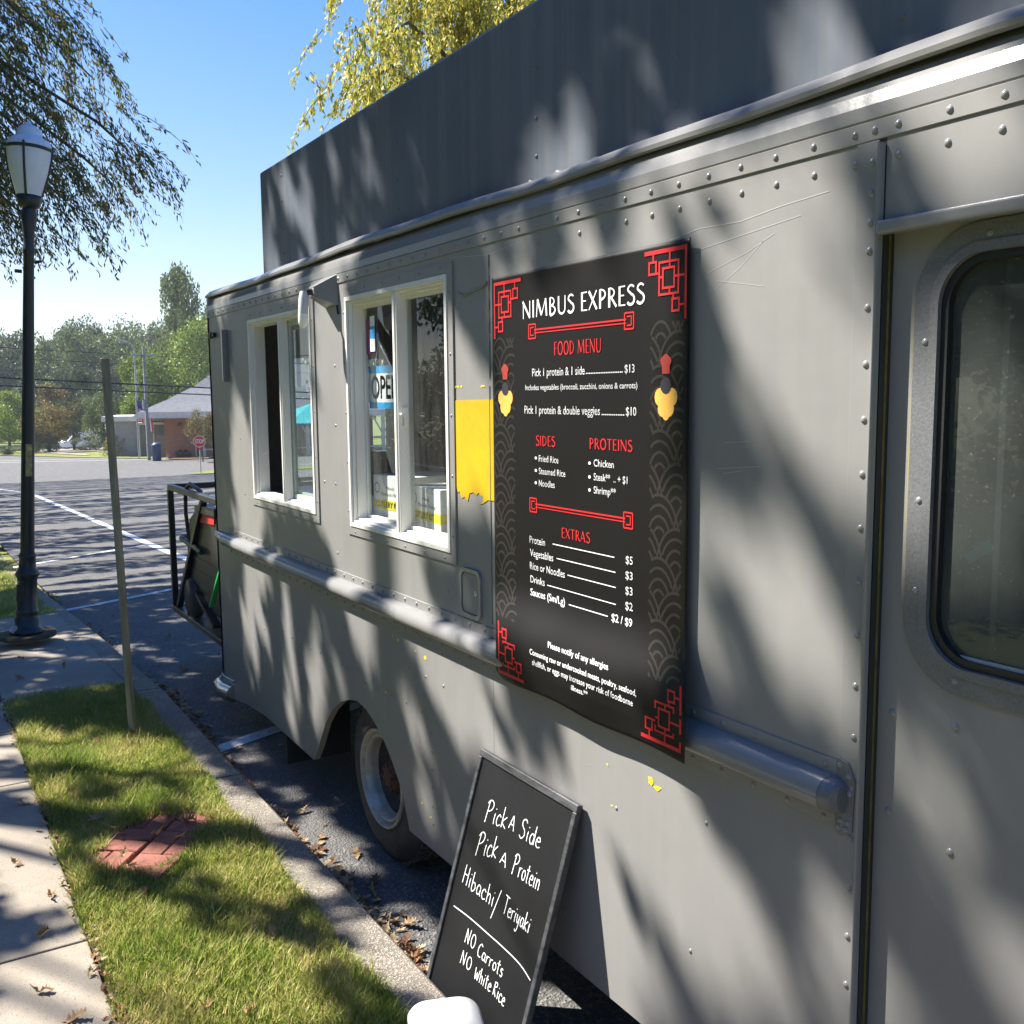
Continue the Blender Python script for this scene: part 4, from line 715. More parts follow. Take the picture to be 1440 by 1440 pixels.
lb(MB().lathe([(.046, 3.30), (.078, 3.32), (.085, 3.36), (.09, 3.40), (.07, 3.405), (.0, 3.41)], n=20), 'fitter', LB)
frost = mat('frosted_globe', (.62, .66, .72), .25, trans=.0, spec=.6, var=.08, vscale=5); frost.node_tree.nodes['Principled BSDF'].inputs['Subsurface Weight'].default_value = .3
lb(MB().lathe([(.09, 3.40), (.112, 3.48), (.138, 3.58), (.154, 3.67), (.160, 3.735), (.158, 3.75)], n=28), 'globe', frost)
lb(MB().lathe([(.163, 3.752), (.160, 3.78), (.142, 3.81), (.108, 3.833), (.092, 3.845), (.090, 3.87), (.076, 3.90), (.046, 3.922), (.016, 3.932), (.013, 3.95), (0, 3.96)], n=28), 'globe_cap', frost)
lb(MB().lathe([(.158, 3.733), (.168, 3.735), (.168, 3.757), (.158, 3.76)], n=28), 'band', LB)
for k in range(4):
    a = math.pi / 4 + .45 + k * math.pi / 2; lb(MB().tube([((r + .003) * math.cos(a), (r + .003) * math.sin(a), z) for r, z in ((.09, 3.40), (.112, 3.48), (.138, 3.58), (.154, 3.67), (.162, 3.74), (.163, 3.775))], .009, 6), 'rib', LB)
lb(MB().box(-.08, -.055, .03, .085, .27, .40), 'access_cover', LB, bevel=.006)
lb(MB().box(-.052, -.047, -.025, .02, 1.25, 1.50), 'sticker', mat('tan_sticker', (.42, .32, .12), .6, var=.5, vscale=30))
lb(MB().tube([(-.03, .05, 2.82), (-.03, .10, 2.82)], .014, 8), 'bracket_stub', LB); lb(MB().tube([(0, -.04, 2.90), (.0, -.09, 2.92)], .012, 8), 'bracket_stub', LB)
lb(MB().tube([(-.05, .11, .02), (-.05, .09, .05), (-.04, .08, .06)], [.03, .03, .02], 8), 'cable_boot', STEEL)
LPo.rotation_euler = (LEAN, 0, 0)
ringo = MB(); ringo.lathe([(.11, .001), (.20, .003), (.215, .001), (.215, -.03)], (8.62, .825, .131), 28); ringo.build('mortar_collar', SOIL, sw)
# ================================================================ far side of the street
def gnd(x, y): return gz(x)
BRW = groundmat('far_brick', ((.34, .15, .10), (.40, .19, .125)), 3, bump=.3, bscale=20); ROOF = groundmat('grey_shingles', ((.13, .135, .15), (.19, .195, .21)), 4, bump=.5, bscale=8); CREAM = mat('cream_trim', (.6, .57, .5), .6)
ax = Vector((-.35, -1.0, 0)).normalized(); ay = Vector((1.0, -.35, 0)).normalized()    # along the front, and back from it
BO = Vector((90.4, -16.2, -3.3)); BD = empty('brick_building', BO, 'brick building with a flared grey hip roof and white arched colonnade across the street', 'building')
def bw(a, b, z): return BO + ax * a + ay * b + Vector((0, 0, z))
def bbox(a0, a1, b0, b1, z0, z1, name, mt, par=BD, **k):
    mb = MB(); mb.add([bw(a, b, z) for a in (a0, a1) for b in (b0, b1) for z in (z0, z1)], [(0, 1, 3, 2), (4, 6, 7, 5), (0, 4, 5, 1), (2, 3, 7, 6), (0, 2, 6, 4), (1, 5, 7, 3)]); return mb.build(name, mt, par, **k)
bbox(2.0, 20, 0, 12, -.3, 3.75, 'wall', BRW); bbox(-3.2, 2.0, 3.0, 11, -.3, 3.3, 'side_wing_wall', mat('grey_render', (.30, .29, .27), .8, var=.1)); bbox(-3.6, 2.2, 2.6, 11.4, 3.3, 3.75, 'wing_fascia', CREAM)  # side wing is plain grey render
bbox(.3, 1.9, 1.2, 1.35, -.2, 2.1, 'screen_wall', mat('mauve_screen', (.28, .22, .2), .8)); bbox(-.5, 2.0, 1.4, 3.0, 3.0, 3.2, 'porch_roof', CREAM)
for a in (-.3, .9, 1.9): bbox(a, a + .09, .9, 1.0, -.2, 3.2, 'porch_post', CREAM)
b = MB(); e0, e1, f0, f1 = -.2, 21.5, -2.4, 14; pr = [(0, 3.8), (.25, 4.15), (1.5, 5.0), (3.2, 6.3), (5.0, 8.3), (6.4, 10.6)]; L = []
for d, z in pr: L.append([bw(e0 + d * 1.45, f0 + d * 1.1, z), bw(e1 - d * 1.45, f0 + d * 1.1, z), bw(e1 - d * 1.45, f1 - d * 1.1, z), bw(e0 + d * 1.45, f1 - d * 1.1, z)])
b.add([p for l in L for p in l], [(k * 4 + i, k * 4 + (i + 1) % 4, k * 4 + 4 + (i + 1) % 4, k * 4 + 4 + i) for k in range(len(L) - 1) for i in range(4)]); b.add(L[-1], [(0, 1, 2, 3)]); b.build('roof', ROOF, BD)
bbox(e0, e1, f0, f1, 3.62, 3.80, 'fascia', CREAM)
for i in range(8):
    a = 5.2 + i * 2.2; c0 = bbox(a, a + .32, -2.1, -1.8, -.2, 3.62, 'column', CREAM)
    ar = MB(); ar.tube([bw(a + .3 + 1.9 * t, -1.95, 2.2 + 1.3 * math.sin(math.pi * t)) for t in np.linspace(0, 1, 11)], .07, 6); ar.build('arch', CREAM, BD)
    bbox(a + .32, a + 2.2, -2.0, -1.92, .85, .95, 'railing', CREAM)
bbox(5.0, 21, -2.4, 0, -.3, -.02, 'porch_floor', BRW)
bbox(4.5, 4.62, -.12, -.01, 0, 3.7, 'downspout', CREAM); bbox(3.1, 3.4, -.18, -.01, 2.9, 3.15, 'security_light', PLAST)
for a in (7, 11, 15): bbox(a, a + 1.3, -.04, .02, .9, 2.6, 'window', mat('dark_far_glass', (.03, .035, .04), .2))
# stop sign
sx, sy, sz = 67.2, -15.35, gz(67.2); SS = empty('stop_sign', (sx, sy, sz), 'red octagonal STOP sign on a thin post in front of the brick building', 'stop sign')
MB().box(sx - .03, sx + .03, sy - .03, sy + .03, sz, sz + 2.15).build('post', STEEL, SS)
fdir = Vector((0 - sx, 1.58 - sy, 0)).normalized(); sd = Vector((0, 0, 1)).cross(fdir).normalized()      # sd points to the viewer's right when facing the sign... 
cS = Vector((sx, sy, sz + 2.13)) + fdir * .06; oc = lambda r, h: [cS + fdir * h + sd * r * math.cos(math.pi / 8 + i * math.pi / 4) + Vector((0, 0, 1)) * r * math.sin(math.pi / 8 + i * math.pi / 4) for i in range(8)]
b = MB(); b.add(oc(.405, 0) + oc(.405, -.02), [tuple(range(8)), tuple(range(15, 7, -1))] + [(i, (i + 1) % 8, 8 + (i + 1) % 8, 8 + i) for i in range(8)]); b.build('sign_edge', PRINTW, SS)
b = MB(); b.add(oc(.375, .006), [tuple(range(8))]); b.build('sign_face', mat('stop_red', (.55, .02, .03), .4), SS)
b = MB(); put_text(b, 'STOP', lambda u, v: cS + fdir * .012 + sd * u + Vector((0, 0, 1)) * v, -.28, .28, -.13, .26, bold=.02); b.build('lettering', PRINTW, SS)
b = MB(); b.add([cS + sd * u + Vector((0, 0, v)) for u, v in ((-.2, -.43), (.2, -.43), (.2, -.54), (-.2, -.54))], [(0, 1, 2, 3)]); b.build('sub_plate', RED, SS)
# poles, flag, wires
def pole(name, x, y, h, r, mt, label, cat):
    z = gz(x); o = empty(name, (x, y, z), label, cat); MB().tube([(x, y, z), (x, y, z + h)], [r, r * .7], 10).build('pole', mt, o); return o
UP = pole('utility_pole', 86.2, -15.95, 9.4, .15, mat('grey_pole_wood', (.26, .25, .24), .9, var=.2), 'grey utility pole carrying the power lines in front of the brick building', 'utility pole')
b = MB(); b.tube([(86.2, -15.95 + .2, gz(86) + 4.2), (86.2, -15.75, gz(86) + 5.0)], .10, 8); b.build('transformer', STEEL, UP); MB().box(86.1, 86.3, -16.9, -15.0, gz(86) + 8.6, gz(86) + 8.75).build('crossarm', STEEL, UP)
SLp = pole('area_light', 93, -16.55, 9.6, .11, STEEL, 'tall pale street light with a curved arm just left of the utility pole', 'street light')
z_ = gz(93); b = MB(); b.tube([(93, -16.55, z_ + 9.4), (92.9, -16.3, z_ + 9.9), (92.8, -15.9, z_ + 10.15), (92.7, -15.5, z_ + 10.2)], .06, 8); b.build('arm', STEEL, SLp); MB().box(92.6, 92.9, -15.6, -15.0, z_ + 10.14, z_ + 10.28).build('lamp_head', STEEL, SLp)
FP = MB(); FP.tube([(89, -15.7, gz(89)), (89, -15.7, gz(89) + 5.2)], .05, 8); o = FP.build('flagpole', STEEL, None); tag(o, label='slim flagpole on the lawn beside the utility pole', cat='flagpole')
FL = empty('flag', (88.9, -15.9, gz(89) + 3.6), 'red white and blue striped flag hanging limp on the flagpole', 'flag')
stm = [mat('flag_red', (.5, .03, .05), .7), mat('flag_white', (.7, .7, .7), .7), mat('flag_blue', (.03, .05, .2), .7)]
for i in range(9):
    b = MB(); b.add([(88.9 + .05 * math.sin(i * 1.7 + j), -15.75 - .13 * i - (.02 * j), gz(89) + 5.0 - .22 * i * .5 - j * .40 - .35 * (i / 9)) for j in range(5)] + [(88.9 + .05 * math.sin((i + 1) * 1.7 + j), -15.75 - .13 * (i + 1) - (.02 * j), gz(89) + 5.0 - .22 * (i + 1) * .5 - j * .40 - .35 * ((i + 1) / 9)) for j in range(5)], [(j, j + 1, j + 6, j + 5) for j in range(4)]); b.build('stripe', stm[i % 2], FL)
    if i < 4: b = MB(); b.add([(88.84, -15.75 - .13 * i, gz(89) + 5.0 - .11 * i), (88.84, -15.75 - .13 * (i + 1), gz(89) + 5.0 - .11 * (i + 1)), (88.84, -15.75 - .13 * (i + 1), gz(89) + 4.4 - .11 * (i + 1)), (88.84, -15.75 - .13 * i, gz(89) + 4.4 - .11 * i)], [(0, 1, 2, 3)]); b.build('canton', stm[2], FL)
def wire(p, q, sag, r, lab):
    p, q = Vector(p), Vector(q); b = MB(); b.tube([p.lerp(q, t) - Vector((0, 0, sag * 4 * t * (1 - t))) for t in np.linspace(0, 1, 17)], r, 5, cap=False); o = b.build('power_line', PLAST, None); tag(o, label=lab, cat='power line')
wire((64, 25, 4.95), (55, -60, .45), .3, .045, 'thick upper black cable crossing the street in front of the trees')
wire((64, 25, 4.45), (55, -60, .15), .3, .035, 'thinner cable just below the thick black cable across the street')
wire((66, 25, 6.6), (57, -60, 2.6), .4, .015, 'thin wire highest of those crossing in front of the trees'); wire((66, 25, 6.1), (57, -60, 2.2), .5, .012, 'thin wire second from the top crossing in front of the trees')
wire((88, 30, 4.0), (86.2, -16, 5.0), .8, .02, 'pale wire sagging to the utility pole from the left'); wire((86.2, -16, 4.6), (88, -60, 2.5), 1.6, .02, 'pale wire sagging from the utility pole towards the roof')
b = MB(); b.lathe([(.0, 0), (.34, 0), (.38, 1.25), (.40, 1.26), (.40, 1.32), (.2, 1.5), (0, 1.5)], (84.6, -16.25, gz(84.6)), 14); o = b.build('trash_bin', mat('bin_blue', (.03, .07, .16), .5), None); tag(o, label='dark blue litter bin at the foot of the utility pole', cat='trash bin')
# lawns, paths beyond the street
sheet('far_lawn', [(112, 2), (104.6, -6.4), (94, -12.2), (87, -17.0), (100, -19), (135, -19), (170, 60), (112, 60)], .05, LAWN, kind='structure')
sheet('far_path', [(104.9, -10.2), (106, -11.4), (98.5, -13.4), (97, -12.6)], .10, CONC, kind='structure'); sheet('far_driveway', [(108, -12), (150, -14), (175, -28), (120, -24), (108, -15)], .10, CONC, kind='structure')
sheet('mulch_bed', [(85.0, -17.7), (86.9, -17.2), (89.5, -19.5), (86.0, -21.3), (84, -20.2)], .10, groundmat('pine_straw', ((.25, .14, .07), (.34, .2, .1)), 5, bump=1, bscale=20), kind='structure')
sheet('mulch_bed', [(105.5, -8.6), (105.5, -12.3), (112, -12.8), (112, -8.4)], .10, groundmat('pine_straw_red', ((.22, .11, .06), (.30, .16, .08)), 5, bump=1, bscale=20), kind='structure')
sheet('corner_verge', [(65.3, -13.6), (69, -16.2), (69, -40), (62, -40), (62, -14.4)], .05, LAWN, kind='structure')
# vehicles
VW = mat('white_van_paint', (.72, .74, .76), .25, coat=.5); VG = mat('dark_car_glass', (.02, .03, .04), .1); CARP = mat('dark_car_paint', (.05, .06, .08), .25, coat=.5)
def vehicle(name, x, y, ang, L, Wd, prof, glass, mt, lab, cat):
    z = gz(x); o = empty(name, (x, y, z), lab, cat); o.rotation_euler = (0, 0, ang)
    def pt(mb, nm, m_, **k): q = mb.build(nm, m_, None, **k); q.parent = o; return q
    n = len(prof); V = []
    for yy, s in ((-Wd / 2, 1), (-Wd / 2 + .12, 1.0), (Wd / 2 - .12, 1.0), (Wd / 2, 1)):
        for i, (px, pz) in enumerate(prof): V.append((px, yy, pz if abs(yy) < Wd / 2 - .01 else pz - (.07 if pz > 1.0 else 0)))
    b = MB(); b.add(V, [(k * n + i, k * n + (i + 1) % n, (k + 1) * n + (i + 1) % n, (k + 1) * n + i) for k in range(3) for i in range(n)] + [tuple(range(n)), tuple(range(4 * n - 1, 3 * n - 1, -1))]); pt(b, 'body', mt, bevel=.05, seg=2)
    for poly in glass:
        b = MB(); b.poly(poly, -Wd / 2 - .012, -Wd / 2 + .01); pt(b, 'side_window', VG); b = MB(); b.poly(poly, Wd / 2 - .01, Wd / 2 + .012); pt(b, 'side_window', VG)
    for wx in (.85, L - .95):
        for yy in (-Wd / 2 + .02, Wd / 2 - .22):
            b = MB(); b.lathe([(0, 0), (.34, 0), (.36, .05), (.36, .15), (.34, .2), (0, .2)], (wx, yy, .36), 18, 'y'); w = pt(b, 'wheel', RUB); b = MB(); b.lathe([(0, -.01), (.2, -.01), (.21, .0)], (wx, yy, .36), 14, 'y'); pt(b, 'rim', RIM)
    for s in (-1, 1): b = MB(); b.box(-.02, .1, s * Wd / 2 * .6 - .18, s * Wd / 2 * .6 + .18, .72, .9); pt(b, 'headlight', mat('headlight', (.7, .72, .75), .1))
    b = MB(); b.box(-.03, .12, -Wd / 2 * .5, Wd / 2 * .5, .38, .52); pt(b, 'bumper', PLAST)
    return o
vprof = [(0, .35), (0, .95), (.35, 1.12), (.95, 1.22), (1.75, 2.15), (2.1, 2.38), (5.6, 2.42), (5.75, 2.3), (5.8, .35)]
v = vehicle('parked_van', 147.5, -16.9, -math.pi / 2 - .12 + math.pi * 0, 5.8, 2.05, vprof, [[(1.15, 1.25), (2.55, 1.25), (2.55, 2.0), (1.85, 2.0)]], VW, 'white cargo van with blue-tinted windows parked across the street', 'van')
cprof = [(0, .3), (0, .78), (.5, .95), (1.1, 1.02), (1.9, 1.45), (3.2, 1.48), (4.1, 1.05), (4.5, 1.0), (4.55, .3)]
c_ar = vehicle('parked_car', 156, -16.6, -math.pi / 2 - .1, 4.55, 1.8, cprof, [[(1.35, 1.05), (3.7, 1.05), (3.1, 1.38), (1.95, 1.38)]], CARP, 'dark car parked behind the white van', 'car')
# market umbrella seen through the rear window of the truck
UM = empty('market_umbrella', (30, -9.5, gz(30)), 'turquoise market umbrella standing in the lot beyond the truck', 'umbrella')
b = MB(); b.lathe([(1.6, 1.95), (1.58, 2.02), (.8, 2.35), (.05, 2.6), (0, 2.6)], (30, -9.5, gz(30)), 8, smooth=False); b.build('canopy', mat('turquoise_canvas', (.02, .35, .38), .6), UM); MB().tube([(30, -9.5, gz(30)), (30, -9.5, gz(30) + 2.6)], .03, 8).build('pole', STEEL, UM)
# brick house on the other side of the sidewalk (behind and left of the camera), mirrored in the glass
HS = empty('brick_house', (-6, 24, 0), 'low red brick house with white windows across the lawn on the left', 'house'); MB().box(-20, 10, 22, 30, -.2, 3.4).build('wall', BRW, HS)
b = MB(); b.add([(-21, 21, 3.4), (11, 21, 3.4), (11, 31, 3.4), (-21, 31, 3.4), (-17, 26, 6.4), (7, 26, 6.4)], [(0, 1, 5, 4), (2, 3, 4, 5), (1, 2, 5), (3, 0, 4), (0, 3, 2, 1)]); b.build('roof', ROOF, HS)
for x in (-17, -12, -7, -2, 3, 7.5): w = MB().box(x, x + 1.4, 21.93, 21.99, .9, 2.4).build('window', CREAM, HS); MB().box(x + .1, x + 1.3, 21.90, 21.925, 1.0, 2.3).build('pane', VG, w)
# ================================================================ vegetation
def quads(C, D, N, L, Wd, shape='leaf'):
    """leaf-sized rhombi: centres C, long axis D, second axis from N; arrays"""
    D = D / np.linalg.norm(D, axis=1, keepdims=True); B = np.cross(D, N); B /= np.linalg.norm(B, axis=1, keepdims=True) + 1e-9
    L = np.broadcast_to(np.asarray(L, float).reshape(-1, 1), (len(C), 1)); Wd = np.broadcast_to(np.asarray(Wd, float).reshape(-1, 1), (len(C), 1))
    V = np.stack([C - D * L / 2, C + B * Wd / 2, C + D * L / 2, C - B * Wd / 2], 1).reshape(-1, 3)
    return V, np.arange(len(C) * 4).reshape(-1, 4)
def rv3(n): v = R.normal(size=(n, 3)); return v / np.linalg.norm(v, axis=1, keepdims=True)
# -------- the shade trees over the sidewalk: leaf sprays hang along the sun's way so that their dappled shade falls on the truck as it does in the photograph
LITW=[[(1.7,2.36),(1.62,2.39),(1.54,2.41),(1.4,2.4),(1.38,2.3),(1.29,2.27),(1.29,2.21),(1.33,2.21),(1.37,2.18),(1.36,2.12),(1.3,2.06),(1.29,1.75),(1.35,1.78),(1.44,1.82),(1.52,1.88),(1.6,1.98),(1.66,2.12),(1.7,2.23)],[(1.28,2.19),(1.25,2.19),(1.23,1.69),(1.27,1.71)],[(1.76,1.7),(1.68,1.75),(1.59,1.7),(1.51,1.74),(1.42,1.69),(1.39,1.58),(1.54,1.52),(1.76,1.55)],[(1.76,1.48),(1.68,1.44),(1.63,1.38),(1.62,1.3),(1.68,1.3),(1.76,1.35)],[(1.57,1.55),(1.48,1.57),(1.43,1.54),(1.35,1.48),(1.27,1.4),(1.27,1.25),(1.34,1.23),(1.4,1.3),(1.51,1.39),(1.56,1.47)],[(2.14,1.04),(1.78,1.06),(1.73,0.99),(1.59,0.9),(1.5,0.81),(1.42,0.69),(1.37,0.63),(1.67,0.45),(1.81,0.54),(1.88,0.66),(1.99,0.76),(2.09,0.79),(2.22,0.83),(2.45,0.81),(2.45,0.89)],[(2.15,0.59),(2.05,0.65),(1.93,0.57),(1.83,0.48),(1.76,0.4),(2.05,0.24),(2.14,0.41)],[(1.35,0.96),(1.29,0.92),(1.26,0.88),(1.25,0.69),(1.35,0.63),(1.38,0.75),(1.37,0.86)],[(1.19,1.36),(1.11,1.37),(1.07,1.29),(1.04,1.2),(1.09,1.12),(1.18,1.1)],[(1.07,1.4),(0.88,1.45),(0.87,1.34),(0.98,1.32),(1.04,1.35)],[(1.03,1.08),(0.92,1.1),(0.85,0.92),(0.97,0.85),(1.02,0.96)],[(1.2,0.88),(1.14,0.84),(1.1,0.78),(1.2,0.72)],[(1.17,2.43),(0.99,2.44),(0.91,2.27),(1.18,2.27),(1.19,2.35)],[(1.19,2.19),(1.12,2.19),(0.97,2.2),(0.95,1.79),(1.15,1.65),(1.19,1.77)],[(1.41,2.42),(0.99,2.44),(0.99,2.52),(1.26,2.54),(1.97,2.55),(2.02,2.37),(1.92,2.4),(1.71,2.43)],[(2.69,2.4),(2.45,2.4),(2.46,2.47),(2.64,2.47)],[(2.27,2.43),(2.08,2.43),(2.09,2.47),(2.25,2.48)],[(1.26,2.52),(0.99,2.52),(0.99,2.56),(1.25,2.56)],[(5.6,1.38),(4.95,1.4),(4.9,1.23),(4.7,1.09),(4.67,0.84),(4.58,0.53),(4.57,0.33),(4.68,0.33),(4.85,0.45),(5.16,0.68),(5.42,0.87),(5.41,1.13)],[(5.49,2.05),(5.23,1.82),(5.13,1.45),(4.93,1.38),(5.05,1.12),(5.39,1.15),(5.4,1.35),(5.61,1.49)],[(5.55,0.89),(5.36,0.79),(5.2,0.59),(5.24,0.43),(5.46,0.59)],[(5.43,0.48),(5.33,0.5),(5.19,0.3),(5.31,0.28)],[(5.17,0.46),(5.01,0.49),(4.74,0.31),(4.91,0.29)],[(4.41,1.01),(4.28,0.96),(4.29,0.79),(4.17,0.71),(4.31,0.58),(4.48,0.63),(4.53,0.71),(4.39,0.82)],[(4.44,0.53),(4.24,0.68),(4.21,0.56),(4.35,0.35)],[(4.05,0.83),(3.93,0.75),(3.88,0.68),(3.99,0.65),(4.04,0.73)],[(4.23,1.48),(3.84,1.42),(3.21,1.4),(3.18,1.21),(2.96,1.14),(2.87,1.07),(2.76,0.99),(2.65,0.84),(2.77,0.81),(2.88,0.68),(2.97,0.76),(3.15,0.89),(3.27,1.05),(3.5,1.07),(3.63,0.93),(3.8,0.88),(3.93,1.01),(4.06,1.21)],[(3.66,0.99),(3.46,0.93),(3.3,0.8),(3.18,0.68),(3.24,0.66),(3.42,0.73),(3.61,0.85)],[(3.59,0.73),(3.47,0.67),(3.39,0.51),(3.43,0.49),(3.56,0.58)],[(3.31,0.61),(3.18,0.56),(3.06,0.39),(3.15,0.36),(3.26,0.45)],[(2.94,1.2),(2.68,1.15),(2.68,1.06),(2.76,1.07),(2.89,1.1)],[(4.23,2.52),(3.85,2.47),(3.79,1.73),(3.78,1.35),(4.23,1.39),(4.22,1.71)],[(2.94,2.24),(2.7,2.01),(2.66,1.59),(2.87,1.59),(2.93,1.82)],[(3.87,2.23),(2.92,2.24),(2.95,1.43),(3.82,1.41)],[(5.19,1.97),(4.18,1.97),(4.22,1.44),(5.13,1.42)],[(5.8,2.63),(5.54,2.63),(5.47,2.47),(5.75,2.47)],[(4.84,2.6),(4.39,2.58),(4.35,2.46),(4.75,2.46)],[(4.16,2.6),(3.73,2.58),(3.74,2.48),(4.13,2.49)],[(2.7,1.78),(2.43,1.8),(2.42,1.55),(2.66,1.56)],[(2.24,1.86),(2.05,1.85),(2.01,1.65),(2.17,1.65)],[(2.38,1.13),(1.95,1.2),(1.95,1.06),(2.35,1.03)],[(1.8,1.1),(2.64,1.1),(2.66,2.3),(1.82,2.34)]]
LITB=[[(5.18,2.95),(5.1,2.94),(4.95,2.61),(5.17,2.61)],[(5.07,3.02),(5.03,3.01),(4.95,2.86),(5.0,2.85)],[(4.89,3.12),(4.76,3.11),(4.71,2.98),(4.58,2.84),(4.42,2.69),(4.45,2.63),(4.55,2.67),(4.7,2.8),(4.86,2.88),(4.89,3.04)],[(4.65,3.12),(4.52,3.11),(4.51,2.97),(4.43,2.82),(4.49,2.75),(4.58,2.91)],[(4.27,3.03),(4.2,3.03),(4.12,2.83),(4.19,2.84)],[(3.99,3.07),(3.89,3.1),(3.81,3.01),(3.8,2.92),(3.71,2.82),(3.73,2.75),(3.81,2.78),(3.92,2.86),(3.99,2.95)],[(4.05,2.83),(3.99,2.85),(3.93,2.77),(3.94,2.67),(4.02,2.7)],[(4.16,2.71),(4.11,2.72),(4.0,2.61),(4.11,2.61)],[(3.84,2.66),(3.78,2.65),(3.72,2.6),(3.82,2.6)],[(3.57,2.94),(3.52,2.93),(3.45,2.75),(3.5,2.75)],[(3.41,2.82),(3.34,2.8),(3.26,2.63),(3.32,2.64)],[(3.49,2.97),(3.45,2.97),(3.39,2.87),(3.44,2.89)],[(2.92,2.86),(2.87,2.85),(2.85,2.75),(2.93,2.77)],[(2.67,2.77),(2.6,2.78),(2.57,2.58),(2.7,2.6)],[(2.69,2.85),(2.61,2.86),(2.49,2.7),(2.46,2.6),(2.68,2.6)],[(2.44,2.83),(2.37,2.82),(2.3,2.67),(2.29,2.58),(2.42,2.6)],[(2.3,3.01),(2.2,3.0),(2.14,2.89),(2.15,2.82),(2.23,2.85)],[(2.09,2.84),(2.03,2.83),(2.02,2.73),(2.08,2.75)],[(1.69,2.87),(1.58,2.83),(1.57,2.72),(1.64,2.73)],[(1.56,2.82),(1.41,2.77),(1.39,2.6),(1.5,2.59),(1.55,2.66)],[(1.2,2.69),(1.06,2.67),(1.02,2.58),(1.19,2.6)]]
LITG=[[(6.06,1.15),(5.97,1.01),(5.8,0.89),(5.59,0.7),(5.36,0.55),(5.2,0.44),(4.84,0.59),(5.0,0.72),(5.0,0.89),(5.26,1.01),(5.51,1.11)],[(5.14,1.17),(5.06,0.99),(4.75,0.97),(4.51,1.06),(4.52,1.16),(4.76,1.18)],[(4.62,0.95),(4.67,0.74),(4.21,0.68),(4.02,0.63),(3.89,0.81),(3.97,0.93),(4.22,1.02)],[(4.33,0.5),(3.97,0.3),(3.41,0.4),(3.5,0.55),(3.77,0.69),(4.04,0.66),(4.12,0.54)],[(4.09,1.12),(4.03,1.03),(3.8,1.08),(3.87,1.13)],[(3.7,1.11),(3.62,0.92),(3.35,0.8),(2.99,0.55),(2.54,0.57),(2.98,1.27),(3.11,1.48),(3.5,1.45),(3.55,1.17)],[(4.71,1.37),(4.74,1.15),(4.2,1.14),(3.88,1.14),(3.78,1.18),(3.92,1.29),(4.14,1.41)],[(6.01,1.28),(5.93,1.16),(5.63,1.16),(5.64,1.31)],[(5.35,1.33),(5.28,1.15),(5.0,1.16),(5.06,1.35)],[(5.43,0.46),(4.72,0.4),(3.84,0.34),(3.49,0.39),(3.66,0.44),(4.33,0.5),(4.87,0.52)],[(4.82,0.04),(4.78,-0.14),(4.46,-0.16),(4.52,-0.03)],[(5.48,0.06),(5.4,-0.06),(5.21,-0.02),(5.23,0.11)],[(4.44,-0.01),(4.39,-0.17),(3.94,-0.05),(3.76,-0.03),(3.61,-0.02),(3.52,-0.07),(3.32,-0.12),(3.15,-0.03),(3.24,0.06),(3.53,0.1),(3.77,0.15),(4.03,0.15),(4.21,0.18)],[(4.59,0.3),(4.55,0.23),(3.34,0.27),(3.39,0.35),(3.88,0.37)],[(3.24,0.11),(3.17,-0.09),(2.59,0.19),(2.7,0.37)],[(2.77,-0.28),(2.32,-0.22),(2.46,-0.01)],[(9.3,0.96),(9.26,0.89),(8.98,0.92),(9.02,0.99)],[(8.45,1.03),(8.09,0.73),(7.98,0.74),(8.33,1.04)],[(9.03,0.72),(8.81,0.56),(8.66,0.6),(8.86,0.74)],[(8.88,0.29),(8.73,0.08),(8.42,0.13),(8.55,0.32)],[(14.5,0.56),(13.8,0.04),(13.73,-0.8),(13.2,-1.3),(12.51,-1.14),(12.46,-0.57),(12.56,-0.21),(13.08,-0.1),(12.8,0.13),(12.83,0.38),(13.73,0.62)],[(15.84,0.02),(15.47,-1.11),(14.67,-1.63),(13.82,-1.44),(14.78,-0.07)]]
LITW.append([(3.2, 1.44), (4.2, 1.44), (4.22, 2.28), (3.45, 2.30)]); LITW.append([(1.88, 0), (2.78, 0), (2.75, .80), (2.05, .80)]); LITG.append([(1.9, -.2), (2.8, -.2), (2.8, .26), (1.9, .26)])
def inpoly(P, poly):
    x, y = P[:, 0], P[:, 1]; c = np.zeros(len(P), bool); n = len(poly)
    for i in range(n):
        (x0, y0), (x1, y1) = poly[i], poly[(i + 1) % n]
        if y0 == y1: continue
        t = (y0 > y) != (y1 > y); c ^= t & (x < (x1 - x0) * (y - y0) / (y1 - y0) + x0)
    return c
def lit(P, polys, amp=.03, f=7):
    Q = P + amp * np.stack([np.sin(P[:, 1] * f + P[:, 0] * 3), np.sin(P[:, 0] * f * 1.3 + P[:, 1] * 5)], 1); c = np.zeros(len(P), bool)
    for p in polys:
        for o in ((0, 0), (.03, 0), (-.03, 0), (0, .03), (0, -.03)): c |= inpoly(Q + np.array(o), p)
    return c
def streaks(P, th=1.25):
    q = P[:, 0] - .75 * P[:, 1]; return (np.sin(q * 15 + 1.4 * np.sin(P[:, 1] * 2.3 + P[:, 0])) + np.sin(q * 27 + 2 * np.sin(P[:, 0] * 1.7 - P[:, 1]) + 1) + .5 * np.sin(P[:, 1] * 3.1 + q * 2) > th) & (R.random(len(P)) < .85)
sv = np.array(SUN)
cents = []
def cast(P3, tmin, tmax, size):
    t = R.uniform(tmin, tmax, len(P3)); C = P3 + sv * t[:, None] ; cents.append((C, np.full(len(C), size)))
